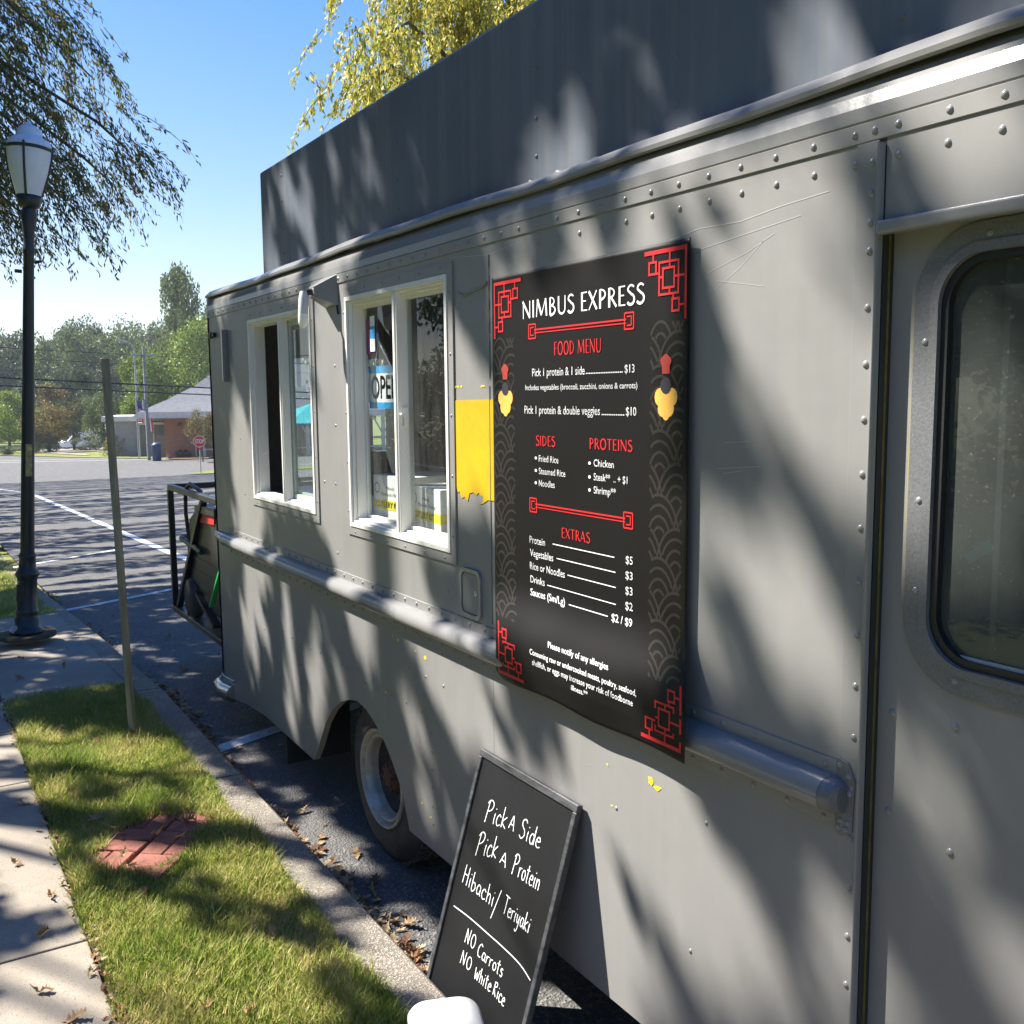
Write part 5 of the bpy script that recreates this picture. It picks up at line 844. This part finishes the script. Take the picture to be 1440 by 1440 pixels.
# wall of the truck and its doorway
n = 25000; P = np.stack([R.uniform(-1.4, 6.1, n), R.uniform(.05, 2.6, n)], 1); l = lit(P, LITW, .02) | streaks(P); P = P[~l]; nr = P[:, 0] < 1.9 + .4 * np.sin(P[:, 1] * 5); Q3 = np.stack([P[:, 0], np.zeros(len(P)), P[:, 1]], 1); cast(Q3[~nr], 6.5, 10, .06); cast(Q3[nr], 9, 14.5, .07)
n = 5200; P = np.stack([R.uniform(-1.4, 5.3, n), R.uniform(2.6, 3.2, n)], 1); l = lit(P, LITB, .012) | streaks(P, 1.6); P = P[~l]; cast(np.stack([P[:, 0], np.full(len(P), -.1), P[:, 1]], 1), 6.5, 10, .06)
def deep(P, polys, m=.10): return ~(lit(P, polys) | lit(P + [m, 0], polys) | lit(P - [m, 0], polys) | lit(P + [0, m], polys) | lit(P - [0, m], polys))  # picks spots for extra high leaves, added to block sky light
n = 16000; P = np.stack([R.uniform(-3, 6.1, n), R.uniform(.25, 3.2, n)], 1); P = P[deep(P, LITW + LITB, .20) & ~streaks(P, .7)]; cast(np.stack([P[:, 0], np.zeros(len(P)), P[:, 1]], 1), 12, 17, .10)
n = 4500; P = np.stack([R.uniform(2.3, 12.5, n), R.uniform(-.2, 2.6, n)], 1); P = P[deep(P, LITG, .15)]; cast(np.stack([P[:, 0], P[:, 1], np.full(len(P), .08)], 1), 9, 14, .13)
# ground near the truck: lot, kerb, grass, sidewalk
n = 9500; P = np.stack([R.uniform(2.3, 12.5, n), R.uniform(-.2, 2.6, n)], 1); l = lit(P, LITG, .03, 6); P = P[~l]; sp = R.random(len(P)) < np.where(P[:, 0] > 9.5, .85, 1); P = P[sp]; cast(np.stack([P[:, 0], P[:, 1], np.where(P[:, 1] < .24, 0, .12)], 1), 6.0, 9.5, .07)
# lot behind the truck, wider streaks
n = 8000; P = np.stack([R.uniform(5.9, 12.5, n), R.uniform(-3.5, -.2, n)], 1); ph = .5 * np.sin(P[:, 0] * 1.9 + .6 * P[:, 1]) + .5 * np.sin(P[:, 0] * 4.3 - P[:, 1] * 1.2); P = P[ph > -.75]; cast(np.stack([P[:, 0], P[:, 1], np.zeros(len(P))], 1), 7.5, 10.5, .09)
# farther along the lot
n = 27000; X = 12.5 + 56 * R.random(n) ** 1.25; Yf = R.uniform(-15, 1.2, n); lo = -.235 * X - 1.5; Yf = lo * R.random(n) + 1.0
ph = .9 * np.sin(X * 3.1 + Yf * .4) + .7 * np.sin(X * 1.3 - Yf * .25 + 1) + .8 * np.sin(X * 6.7 + .7 * Yf); keep = ph > -.25 - .014 * (X - 20)
far = X > 50 - .0 * Yf; keep &= (X < 66 + Yf * .2); X, Yf = X[keep], Yf[keep]; Zf = np.interp(X, ZX, ZZ)
tt = (3.2 + R.random(len(X)) * 3.5 - Yf) / sv[1]; C = np.stack([X, Yf, Zf], 1) + sv * tt[:, None]; cents.append((C, .07 + .0022 * X))
n = 260; zz_ = R.uniform(.6, 2.25, n); cast(np.stack([5.6 + R.normal(0, .05, n), .6 + R.normal(0, .05, n), zz_], 1), 4.5, 7.5, .06)  # leaves added above the wooden stake to keep it and its shadow dim
CC = np.concatenate([c for c, s in cents]); SZ = np.concatenate([np.broadcast_to(s, (len(c),)) for c, s in cents])
CC[:, 1] = np.maximum(CC[:, 1], 1.95)
trunks = [(-1.5, 5.6), (3.6, 5.4), (9.5, 5.6), (16, 6.0), (26, 7.0), (38, 7.5), (52, 8.5), (66, 9)]; own = np.argmin(np.stack([(CC[:, 0] - x) ** 2 + .25 * (CC[:, 1] - y) ** 2 for x, y in trunks]), 0)
LG = leafmat('shade_tree_leaf', ((.035, .055, .012), (.07, .09, .018), (.13, .12, .02)), .3)
for i, (tx, ty) in enumerate(trunks):
    c = CC[own == i]; s = SZ[own == i]; z0 = gz(tx)
    if not len(c): continue
    T = empty('shade_tree', (tx, ty, z0), ['spreading shade tree behind the camera beside the sidewalk', 'spreading shade tree on the lawn opposite the menu banner', 'spreading shade tree on the lawn opposite the street lamp', 'shade tree on the lawn just beyond the street lamp', 'shade tree far along the left edge of the lot, nearest of the far ones', 'shade tree about midway along the left edge of the lot', 'shade tree second farthest along the left edge of the lot', 'shade tree farthest along the left edge of the lot near the street'][i], 'tree', group='shade trees along the left of the lot')
    top = float(np.percentile(c[:, 2], 95)); b = MB(); b.tube([(tx, ty, z0 - .1), (tx + .05, ty, z0 + 1), (tx - .05, ty - .1, z0 + 2.5), (tx, ty - .3, z0 + top * .6), (tx + .1, ty - .5, top)], [.28, .22, .19, .13, .04], 10); b.build('trunk', BARK, T)
    lim = MB()
    for k in range(14):
        e = c[R.integers(len(c))]; zs = z0 + 2.0 + (top * .5 - 1.5) * rnd.random(); a = Vector((tx, ty - .1, min(zs, e[2] - .3))); e = Vector(e); m_ = a.lerp(e, .5) + Vector((0, 0, .5))
        lim.tube([a, m_, e], [.055, .03, .008], 6)
    lim.build('limbs', BARK, T)
    Dv = rv3(len(c)) + np.array([0, 0, -.3]); Nv = rv3(len(c)) * .55 + sv; V, F = quads(c, Dv, Nv, s * 2.2 * R.uniform(.7, 1.3, len(c)), s * 1.1 * R.uniform(.7, 1.2, len(c)))
    V -= np.array([tx, ty, z0]); link('crown', npmesh('crown', V, F), LG, T)
# -------- drooping tree at upper left, yellow tree above the roof
def weeping(name, origin, boughs, twigs, leafL, leafW, mt, label, nleaf=22, tl=(.7, 1.5), spread=.16, sweep=(-.25, -.6), tr=(8, .2)):
    ox, oy = origin; T = empty(name, (ox, oy, gz(ox)), label, 'tree'); b = MB(); z0 = gz(ox)
    b.tube([(ox, oy, z0 - .1), (ox, oy, z0 + 2), (ox - .1, oy, z0 + tr[0])], [tr[1], tr[1] * .8, tr[1] * .3], 10); b.build('trunk', BARK, T); lim = MB(); tw = MB(); C, D, N = [], [], []
    for bo in boughs:
        bo = [Vector(p) for p in bo]; lim.tube(bo, [max(.006, .035 * (1 - i / len(bo))) for i in range(len(bo))], 6)
        L = sum((bo[i + 1] - bo[i]).length for i in range(len(bo) - 1)); nt_ = int(twigs * L)
        for k in range(nt_):
            t = (k + rnd.random()) / nt_ * (len(bo) - 1) * .999; i = int(t); p = bo[i].lerp(bo[i + 1], t - i); p = p + Vector((rnd.gauss(0, spread), rnd.gauss(0, spread), rnd.gauss(0, spread * .6)))
            ln = rnd.uniform(*tl) * (1 - .35 * t / len(bo)); d = Vector((rnd.gauss(sweep[0], .3), rnd.gauss(sweep[1], .3), rnd.uniform(-.9, -.15))).normalized(); P = [p]
            for s_ in range(6):
                d = (d + Vector((rnd.gauss(0, .10), rnd.gauss(0, .10), -.18))).normalized(); P.append(P[-1] + d * ln / 6)
            tw.tube(P, [.004 * (1 - j / 8) for j in range(7)], 3, cap=False, smooth=False)
            for q in range(nleaf):
                u = rnd.random() ** .8 * 5.99; j = int(u); pp_ = P[j].lerp(P[j + 1], u - j); C.append(pp_ + Vector((rnd.gauss(0, .022), rnd.gauss(0, .022), rnd.gauss(-.01, .02)))); dd = (P[j + 1] - P[j]).normalized(); D.append(dd + Vector((rnd.gauss(0, .5), rnd.gauss(0, .5), rnd.gauss(-.3, .4)))); N.append((rnd.gauss(0, 1), rnd.gauss(0, 1), rnd.gauss(0, 1)))
    lim.build('limbs', BARK, T); tw.build('twigs', BARK, T, kind='stuff'); C = np.array([tuple(c) for c in C]); D = np.array([tuple(d) for d in D]); N = np.array(N); n = len(C)
    V, F = quads(C, D, N, leafL * R.uniform(.6, 1.3, n), leafW * R.uniform(.7, 1.2, n)); V -= np.array([ox, oy, z0]); link('foliage', npmesh('foliage', V, F), mt, T); return T
LW = leafmat('willow_oak_leaf', ((.05, .09, .025), (.09, .14, .035), (.16, .17, .04), (.36, .22, .08)), .5, scale=1.6, rndw=.55)
bo = []
def tgt(X, y, z): return (X, y, z)
for (y1, z1), (y0, z0_) in [((-.72, 4.25), (2.4, 6.3)), ((-.45, 4.85), (2.4, 6.6)), ((-.30, 5.35), (2.5, 7.2)), ((.1, 5.9), (2.5, 7.6)), ((-.55, 3.95), (2.3, 5.6)), ((-.05, 4.5), (2.3, 6.0)), ((-.15, 3.75), (2.4, 5.2)), ((.35, 3.9), (2.4, 4.9)), ((.30, 5.0), (2.4, 6.4)), ((.45, 5.6), (2.5, 6.9)), ((.15, 4.2), (2.3, 5.4)), ((.5, 3.6), (2.2, 4.4)), ((.55, 4.5), (2.3, 5.4)), ((.4, 6.3), (2.5, 7.6)), ((.45, 3.7), (2.3, 5.0)), ((.15, 3.55), (2.3, 4.8)), ((-.1, 4.1), (2.3, 5.6)), ((.6, 4.1), (2.3, 5.2)), ((.0, 5.2), (2.4, 6.8))]:
    X = rnd.uniform(9.6, 11.4); k = X / 10.0; y1 = 1.58 + (y1 + .30 - 1.58) * k; z1 = 1.97 + (z1 - 1.97) * k; mid = ((X + 12.5) / 2, (y1 + y0) / 2 * 1.0, (z1 + z0_ * k) / 2 + .35)
    bo.append([(12.8, y0 + .8, z0_ * k - .3), (12.2, y0 * .8, z0_ * k), mid, (X, y1 + .25, z1 + .22), (X, y1, z1)])
weeping('drooping_tree', (13.2, 3.4), bo, 18, .062, .0165, LW, 'green and bronze drooping tree branches hanging in from the upper left behind the street lamp', nleaf=36, tl=(.45, .95), spread=.17)
LY = leafmat('yellow_leaf', ((.26, .31, .06), (.50, .47, .07), (.72, .60, .12)), .4, scale=1.2, rndw=.6)
bo = []
for y1, z1 in [(-2.0, 4.85), (-2.2, 5.3), (-2.45, 5.7), (-2.3, 4.7), (-2.8, 5.6), (-3.0, 4.8), (-3.3, 5.9), (-3.4, 5.2), (-3.9, 5.9), (-4.2, 5.5), (-2.6, 4.6), (-2.7, 5.2), (-4.6, 6.3), (-3.6, 6.3), (-2.9, 6.2), (-2.35, 5.9), (-3.1, 5.3), (-3.7, 5.5)]:
    X = rnd.uniform(8.4, 10); k = X / 9.0; y = 1.58 + (y1 - .32 - 1.58) * k; z = 1.97 + (z1 - 1.97) * k; bo.append([(10.4, -6.4, 4.6), (9.8, (y - 6) / 2, z * .9 + .5), (X + .2, y - .4, z + .3), (X, y, z)])
weeping('yellow_tree', (10.6, -6.6), bo, 22, .062, .023, LY, 'sunlit yellow-green tree rising behind the roof box of the truck', nleaf=56, tl=(.4, .8), spread=.26, sweep=(0, .15), tr=(5, .2))
# -------- background trees: a few crown meshes shared by many trees
def crown_mesh(seed, n, leaf, wide=1.0, blobs=26):
    r_ = np.random.default_rng(seed); V_, F_ = [], []; C = []
    for k in range(blobs):
        a = r_.uniform(0, 2 * math.pi); h = r_.random(); rr = math.sqrt(max(0, 1 - (2 * h - 1) ** 2)) * r_.uniform(.35, .8); c = np.array([rr * math.cos(a) * wide, rr * math.sin(a) * wide, h * 1.5 + .15]); s = r_.uniform(.20, .38)
        m_ = n // blobs; d = r_.normal(size=(m_, 3)); d /= np.linalg.norm(d, axis=1, keepdims=True); rad = s * r_.uniform(.55, 1.08, m_)[:, None] * (1 + .2 * np.sin(d[:, :1] * 7 + k)); C.append(c + d * rad * [1, 1, .85])
    C = np.concatenate(C); D = r_.normal(size=C.shape); N = r_.normal(size=C.shape); V, F = quads(C, D, N, leaf * r_.uniform(.6, 1.4, len(C)), leaf * .7 * r_.uniform(.6, 1.4, len(C))); return npmesh('crown', V, F)
def G_(*c, **k): return leafmat('bg_leaf', c, .3, scale=k.get('scale', 2.5), rndw=.45)
LD = G_((.05, .075, .035), (.085, .12, .05), (.13, .165, .07)); LM = G_((.07, .10, .03), (.12, .165, .045), (.19, .22, .065)); LL = G_((.09, .15, .015), (.17, .25, .03), (.27, .32, .05)); LO = G_((.06, .08, .015), (.13, .13, .025), (.26, .12, .05))
variants = {}
def crown(kind, seed):
    key = (kind, seed)
    if key not in variants:
        n, leaf = {'far': (15000, .052), 'mid': (12000, .05), 'shrub': (5200, .07)}[kind]; variants[key] = crown_mesh(seed, n, leaf, {'far': 1, 'mid': 1.05, 'shrub': 1.15}[kind])
    return variants[key]
_mv = {}
def tree(name, x, y, r, h, mt, label, kind='far', seed=1, trunk=.25, group=None, cat='tree', tk=.18):
    z = gz(x); T = empty(name, (x, y, z), label, cat, group); me = crown(kind, seed); key = (me.name, mt.name)
    if key not in _mv: m2 = me.copy(); m2.materials.clear(); m2.materials.append(mt); _mv[key] = m2
    o = link('crown', _mv[key], None, T); ch = h * (1 - trunk); o.scale = (r, r, ch / 1.85); o.location = (0, 0, h * trunk - ch * .05); o.rotation_euler = (0, 0, rnd.uniform(0, 6.28))
    if trunk > .05: MB().tube([(x, y, z - .2), (x, y, z + h * trunk), (x + .1, y, z + h * .6)], [tk, tk * .8, tk * .3], 8).build('trunk', BARK, T)
    return T
WG = 'tall woodland trees beyond the street'; wl = ['tall dark green woodland tree beyond the street', 'tall mid green woodland tree beyond the street']
k = 0
for i, (px_y, D, h) in enumerate([(8, 175, 19), (2, 190, 20), (-4, 180, 17), (-9, 170, 18), (-12, 190, 20), (-17, 175, 20), (-20.5, 168, 19.5), (-26, 180, 21), (-30, 170, 21), (-35, 178, 22), (-41, 172, 24), (-48, 180, 25), (-55, 175, 24), (-63, 180, 24), (-72, 176, 23), (-82, 180, 24), (-94, 176, 24), (14, 185, 19), (22, 180, 20), (32, 180, 20), (-14, 205, 22), (-28, 205, 24), (-45, 205, 26)]):
    k += 1; tree('woodland_tree', D, px_y, 6.2 + (i * 37 % 10) * .16, h, LD if i % 2 else LM, wl[0 if i % 2 else 1], 'far', 1 + i % 4, .12, WG, tk=.35)
# nearer trees
tree('tall_tree', 118, -27.4, 4.6, 22.5, LM, 'tallest tree, rising above the corner of the truck at the end of the roof', 'far', 2, .25)
tree('bright_tree', 108, -25.5, 5.2, 14.6, LL, 'bright yellow-green tree behind the grey hip roof', 'far', 3, .1)
tree('bright_tree', 110, -21.0, 3.6, 11.5, LL, 'bright green tree just left of the grey hip roof', 'far', 1, .1)
tree('bright_tree', 106, -33, 5, 15, LM, 'green tree behind the middle of the hip roof', 'far', 4, .1)
tree('leafy_tree', 112, -16.8, 2.5, 6.8, LM, 'pale green small tree standing behind the wooden stake', 'mid', 5, .12)
tree('leafy_tree', 128, -16.0, 4.0, 11, LD, 'dark leafy tree above the white van', 'far', 2, .2)
tree('crape_myrtle', 108.5, -11.0, 2.5, 5.5, leafmat('myrtle_leaf', ((.07, .09, .015), (.15, .15, .025), (.30, .13, .05)), .3, scale=2), 'rounded yellow-green crape myrtle with reddish tips beside the far curb', 'mid', 6, .22)
tree('maple_tree', 118, -8.3, 3.2, 7.0, LL, 'bright green maple at the left edge beyond the street', 'mid', 7, .2)
tree('leafy_tree', 124, -5.2, 3.4, 8.5, LO, 'bronze tinted tree behind the bright green maple', 'mid', 5, .2)
tree('leafy_tree', 122, -12.6, 3.4, 8.0, LO, 'olive and orange tree behind the crape myrtle', 'mid', 7, .15)
tree('conifer_shrub', 108, -9.5, 1.0, 2.6, LD, 'dark upright shrub behind the street lamp pole', 'shrub', 8, .02, cat='shrub')
tree('round_shrub', 94.5, -14.7, 1.25, 2.1, G_((.10, .10, .02), (.17, .15, .03), (.22, .18, .05)), 'rounded olive shrub on the lawn left of the flagpole', 'shrub', 9, .02, cat='shrub')
tree('low_hedge', 106, -6.7, 1.4, 1.0, LD, 'low dark clipped hedge at the far left across the street', 'shrub', 8, .02, cat='hedge')
tree('dark_shrub', 107, -10.9, 1.2, 2.0, LD, 'dark shrub under the crape myrtle', 'shrub', 9, .02, cat='shrub')
tree('dark_shrub', 116, -15.6, 1.8, 1.7, LD, 'dark shrub in front of the pale green small tree', 'shrub', 8, .02, cat='shrub')
for x, y, s in ((87.2, -18.7, .45), (86.9, -19.2, .5)): tree('boxwood', x, y, s, .8, LD, 'small clipped boxwood in the bed by the brick wall', 'shrub', 8, .02, group='boxwoods by the brick wall', cat='shrub')
tree('young_tree', 80.5, -18.9, 1.5, 4.6, LO, 'thin young tree half hidden by the truck in front of the colonnade', 'mid', 6, .3, tk=.06)
for i, (x, y, r, h) in enumerate([(60, -34, 5, 13), (48, -30, 5, 12), (35, -32, 5, 13), (20, -30, 5, 12), (5, -30, 6, 13), (-15, -28, 6, 14), (-20, 10, 5, 12), (-25, 30, 6, 14), (20, 34, 6, 13), (32, 30, 6, 14), (44, 26, 6, 13), (-4, 36, 6, 13), (-8, 15, 5, 13), (0, 17, 5, 12), (8, 15.5, 5, 13), (16, 17, 5, 14), (24, 16, 5, 13), (-14, 2, 5, 12), (-12, -9, 5, 12)]):
    tree('yard_tree', x, y, r, h, (LD, LM)[i % 2], ('dark green yard tree out of the picture around the lot', 'mid green yard tree out of the picture around the lot')[i % 2], 'far', 1 + i % 4, .18, 'yard trees around the lot', tk=.3)
for i in range(17):
    x = -6 + i * 3.2; tree('unseen_hedge', x, 8.6 + (i % 2) * .5, 1.9, 3.2, LD, 'dense dark hedge added out of view to darken the window reflections', 'shrub', 8 + i % 2, .02, 'added hedge out of view behind the camera', 'hedge')  # unseen row, added so the truck windows reflect something dark
# -------- grass blades
GM = leafmat('grass_blade', ((.11, .21, .025), (.25, .35, .05), (.48, .46, .14), (.66, .55, .28)), .35, scale=3.0, rndw=.42)
def grass(name, x0, x1, y0, y1, n, hmin, hmax, w, z, skip=None, kind='stuff'):
    X = R.uniform(x0, x1, n); Y = R.uniform(y0, y1, n); Y += .012 * np.sin(X * 9)
    if skip is not None: kq = ~skip(X, Y); X, Y = X[kq], Y[kq]
    n = len(X); Z = np.interp(X, ZX, ZZ) + z; H = R.uniform(hmin, hmax, n) * (.75 + .35 * np.sin(X * 5 + 1) * np.sin(Y * 9 + X)); a = R.uniform(0, 6.28, n); ln = R.uniform(.15, .95, n) * H; dx, dy = np.cos(a), np.sin(a); b = a + 1.57 + R.normal(0, .4, n)
    ww = w * R.uniform(.6, 1.3, n); bx_, by_ = np.cos(b) * ww / 2, np.sin(b) * ww / 2
    V = np.stack([np.stack([X - bx_, Y - by_, Z], 1), np.stack([X + bx_, Y + by_, Z], 1), np.stack([X + dx * ln * .35 + bx_ * .7, Y + dy * ln * .35 + by_ * .7, Z + H * .6], 1), np.stack([X + dx * ln * .35 - bx_ * .7, Y + dy * ln * .35 - by_ * .7, Z + H * .6], 1), np.stack([X + dx * ln, Y + dy * ln, Z + H], 1), np.stack([X + dx * ln, Y + dy * ln, Z + H], 1)], 1).reshape(-1, 3)
    i6 = np.arange(n)[:, None] * 6; F = np.concatenate([i6 + [0, 1, 2, 3], i6 + [3, 2, 4, 5]]); V[5::6] += np.array([.0006, .0006, 0]); o = link(name, npmesh(name, V, F), GM); tag(o, label='green and straw coloured grass growing in the strip between kerb and sidewalk' if x0 < 5 else 'shaded green grass growing beyond the street lamp', cat='grass', kind='stuff')
def brk(X, Y): u = (X - 4.2) * c_ + (Y - .80) * s_; v = -(X - 4.2) * s_ + (Y - .80) * c_; return ((u + .02 * np.sin(Y * 40)) / .27) ** 4 + ((v + .02 * np.sin(X * 33)) / .18) ** 4 < 1.0 - .5 * R.random(len(X)) ** 3
grass('grass', 2.2, 6.72, .412, 1.145, 115000, .030, .092, .0048, .104, brk); grass('long_grass', 2.2, 6.72, .412, 1.14, 15000, .07, .13, .0042, .104, lambda X, Y: brk(X, Y) | (np.sin(X * 7 + Y * 3) + np.sin(Y * 19 + X * 4) + np.sin(X * 23) < .6)); grass('grass', 10.12, 16, .44, 1.4, 26000, .03, .07, .007, .105)
# -------- fallen leaves
LF = leafmat('dead_leaf', ((.13, .06, .03), (.25, .13, .06), (.34, .23, .12), (.42, .33, .21)), .15, scale=9, rndw=.8, rough=.7)
def leafgeo(seed, big=.1):
    r_ = random.Random(seed); n = 5; P = [(0, -.52), (0, -.42)]; half = []
    for i in range(n):
        t = i / (n - 1); y = -.36 + .72 * t; wl_ = (.10 + .24 * math.sin(math.pi * (.25 + .62 * t))) * r_.uniform(.75, 1.2); half.append((.10 + .06 * math.sin(math.pi * t), y - .04)); half.append((wl_, y + .06 + .05 * t))
    half.append((.03, .48)); L = [(-x, y) for x, y in half]; cx = [(0, y) for x, y in half]; cu = r_.uniform(.3, 1.1); f = lambda x, y: (x * big, y * big, big * (cu * x * x * 1.6 + .5 * r_.uniform(.3, .9) * y * y + .05 * math.sin(y * 9)))
    V = [f(*p) for p in half] + [f(*p) for p in cx] + [f(*p) for p in L]; m_ = len(half); F = []
    for i in range(m_ - 1): F += [(i, i + 1, m_ + i + 1, m_ + i), (m_ + i, m_ + i + 1, 2 * m_ + i + 1, 2 * m_ + i)]
    V += [f(-.012, -.62), f(.012, -.62)]; F.append((len(V) - 2, len(V) - 1, 0, 2 * m_)); return V, F
LGs = [leafgeo(s) for s in range(8)]
lms = []
for V, F in LGs:
    me = bpy.data.meshes.new('fallen_leaf'); me.from_pydata(V, [], F); me.materials.append(LF); lms.append(me)
def put_leaf(x, y, z, s, label, group):
    o = link('fallen_leaf', rnd.choice(lms), None, None, (x, y, z)); s *= .88; o.scale = (s * rnd.uniform(.6, 1), s, s * rnd.uniform(.8, 2.6)); o.rotation_euler = (rnd.uniform(-.6, .6), rnd.uniform(-.6, .6), rnd.uniform(0, 6.28)); tag(o, label=label, cat='leaf', group=group)
for x, y in [(3.62, 1.28), (3.25, 1.32), (3.05, 1.25), (4.25, 1.30), (4.9, 1.22), (2.95, 1.40), (3.9, 1.22), (8.0, .93), (7.5, .7), (7.3, 1.0)]: put_leaf(x, y, gz(x) + .14, rnd.uniform(.55, .95), 'curled tan dead leaf lying on the concrete sidewalk', 'fallen leaves on the sidewalk')
for x, y in [(6.4, .86), (6.35, .78), (5.95, .92), (5.55, .80), (5.3, .85), (5.6, .63), (5.6, .52), (4.75, .70), (4.6, .58), (4.55, .95), (4.9, 1.0), (3.8, .98), (3.7, .92), (3.55, .80), (3.4, .75), (3.3, .7), (3.15, .9), (3.2, .6), (3.0, .72), (2.8, .8), (2.75, .62), (3.6, .55), (2.9, .9), (4.3, .62), (3.85, .58), (2.7, .95)]: put_leaf(x, y, .135, rnd.uniform(.6, 1.1), 'curled brown dead leaf resting in the grass strip', 'fallen leaves in the grass')
for x, y in [(4.1, .70), (4.42, .70), (4.05, .93), (4.3, .92), (4.18, .78)]: put_leaf(x, y, .16, rnd.uniform(.6, .9), 'tan lobed dead leaf lying on the red pavers', 'fallen leaves on the brick patch')
for x, y in [(3.85, .02), (3.5, .10), (3.2, .08), (3.0, .05), (4.4, .06), (6.2, .1), (6.6, -.2), (7.4, -.1), (8.8, -.3), (2.8, .12)]: put_leaf(x, y, gz(x) + .012, rnd.uniform(.7, 1.0), 'pale star-shaped dead leaf lying flat on the asphalt beside the kerb', 'fallen leaves on the asphalt')
b = MB()
for i in range(1100):
    x = 2.3 + 12 * rnd.random() ** 1.5; q = rnd.random(); y = .228 - abs(rnd.gauss(0, .022 + .045 * (.5 + .5 * math.sin(x * 2.2)))) ; V, F = LGs[i % 8]; s = rnd.uniform(.35, .8) * (1 if x < 8 else .8)
    if x > 6.8: y += (x - 7) * .02
    pile = max(0, .045 * math.sin(x * 2.2 + .8)) * max(0, 1 - (.23 - y) / .07); M4 = Matrix.Translation((x, y, gz(x) + .008 + rnd.random() * pile)) @ Matrix.Rotation(rnd.uniform(0, 6.28), 4, 'Z') @ Matrix.Rotation(rnd.uniform(-.7, .7), 4, 'X') @ Matrix.Scale(s, 4); b.add([M4 @ Vector(p) for p in V], F)
for i in range(330):
    x = rnd.uniform(2.4, 6.7); y = 1.143 + rnd.gauss(0, .016); V, F = LGs[i % 8]; M4 = Matrix.Translation((x, y, .125 + rnd.random() * .02)) @ Matrix.Rotation(rnd.uniform(0, 6.28), 4, 'Z') @ Matrix.Rotation(rnd.uniform(-1, 1), 4, 'X') @ Matrix.Scale(rnd.uniform(.12, .36), 4); b.add([M4 @ Vector(p) for p in V], F)
for i in range(260):
    x = rnd.uniform(2.6, 20); y = rnd.uniform(-1.6, .2); V, F = LGs[i % 8]; M4 = Matrix.Translation((x, y, gz(x) + .008)) @ Matrix.Rotation(rnd.uniform(0, 6.28), 4, 'Z') @ Matrix.Scale(rnd.uniform(.12, .5), 4); b.add([M4 @ Vector(p) for p in V], F)
o = b.build('leaf_litter', LF, None); tag(o, label='brown leaf litter gathered in the gutter along the kerb and sidewalk edge', cat='leaf litter', kind='stuff')
# -------- thin autumn haze over the lot and the woods
hz = MB().box(-60, 330, -140, 110, -8.0, 26).build('haze', None, None); tag(hz, kind='stuff', label='thin pale daylight haze lying over the lot and the distant woods', cat='haze')
hm = bpy.data.materials.new('haze'); hm.use_nodes = True; n_ = hm.node_tree; n_.nodes.remove(n_.nodes['Principled BSDF']); pv = n_.nodes.new('ShaderNodeVolumePrincipled'); pv.inputs['Color'].default_value = (.85, .92, 1, 1); pv.inputs['Density'].default_value = .00045; n_.links.new(pv.outputs[0], n_.nodes['Material Output'].inputs['Volume']); hz.data.materials.append(hm)
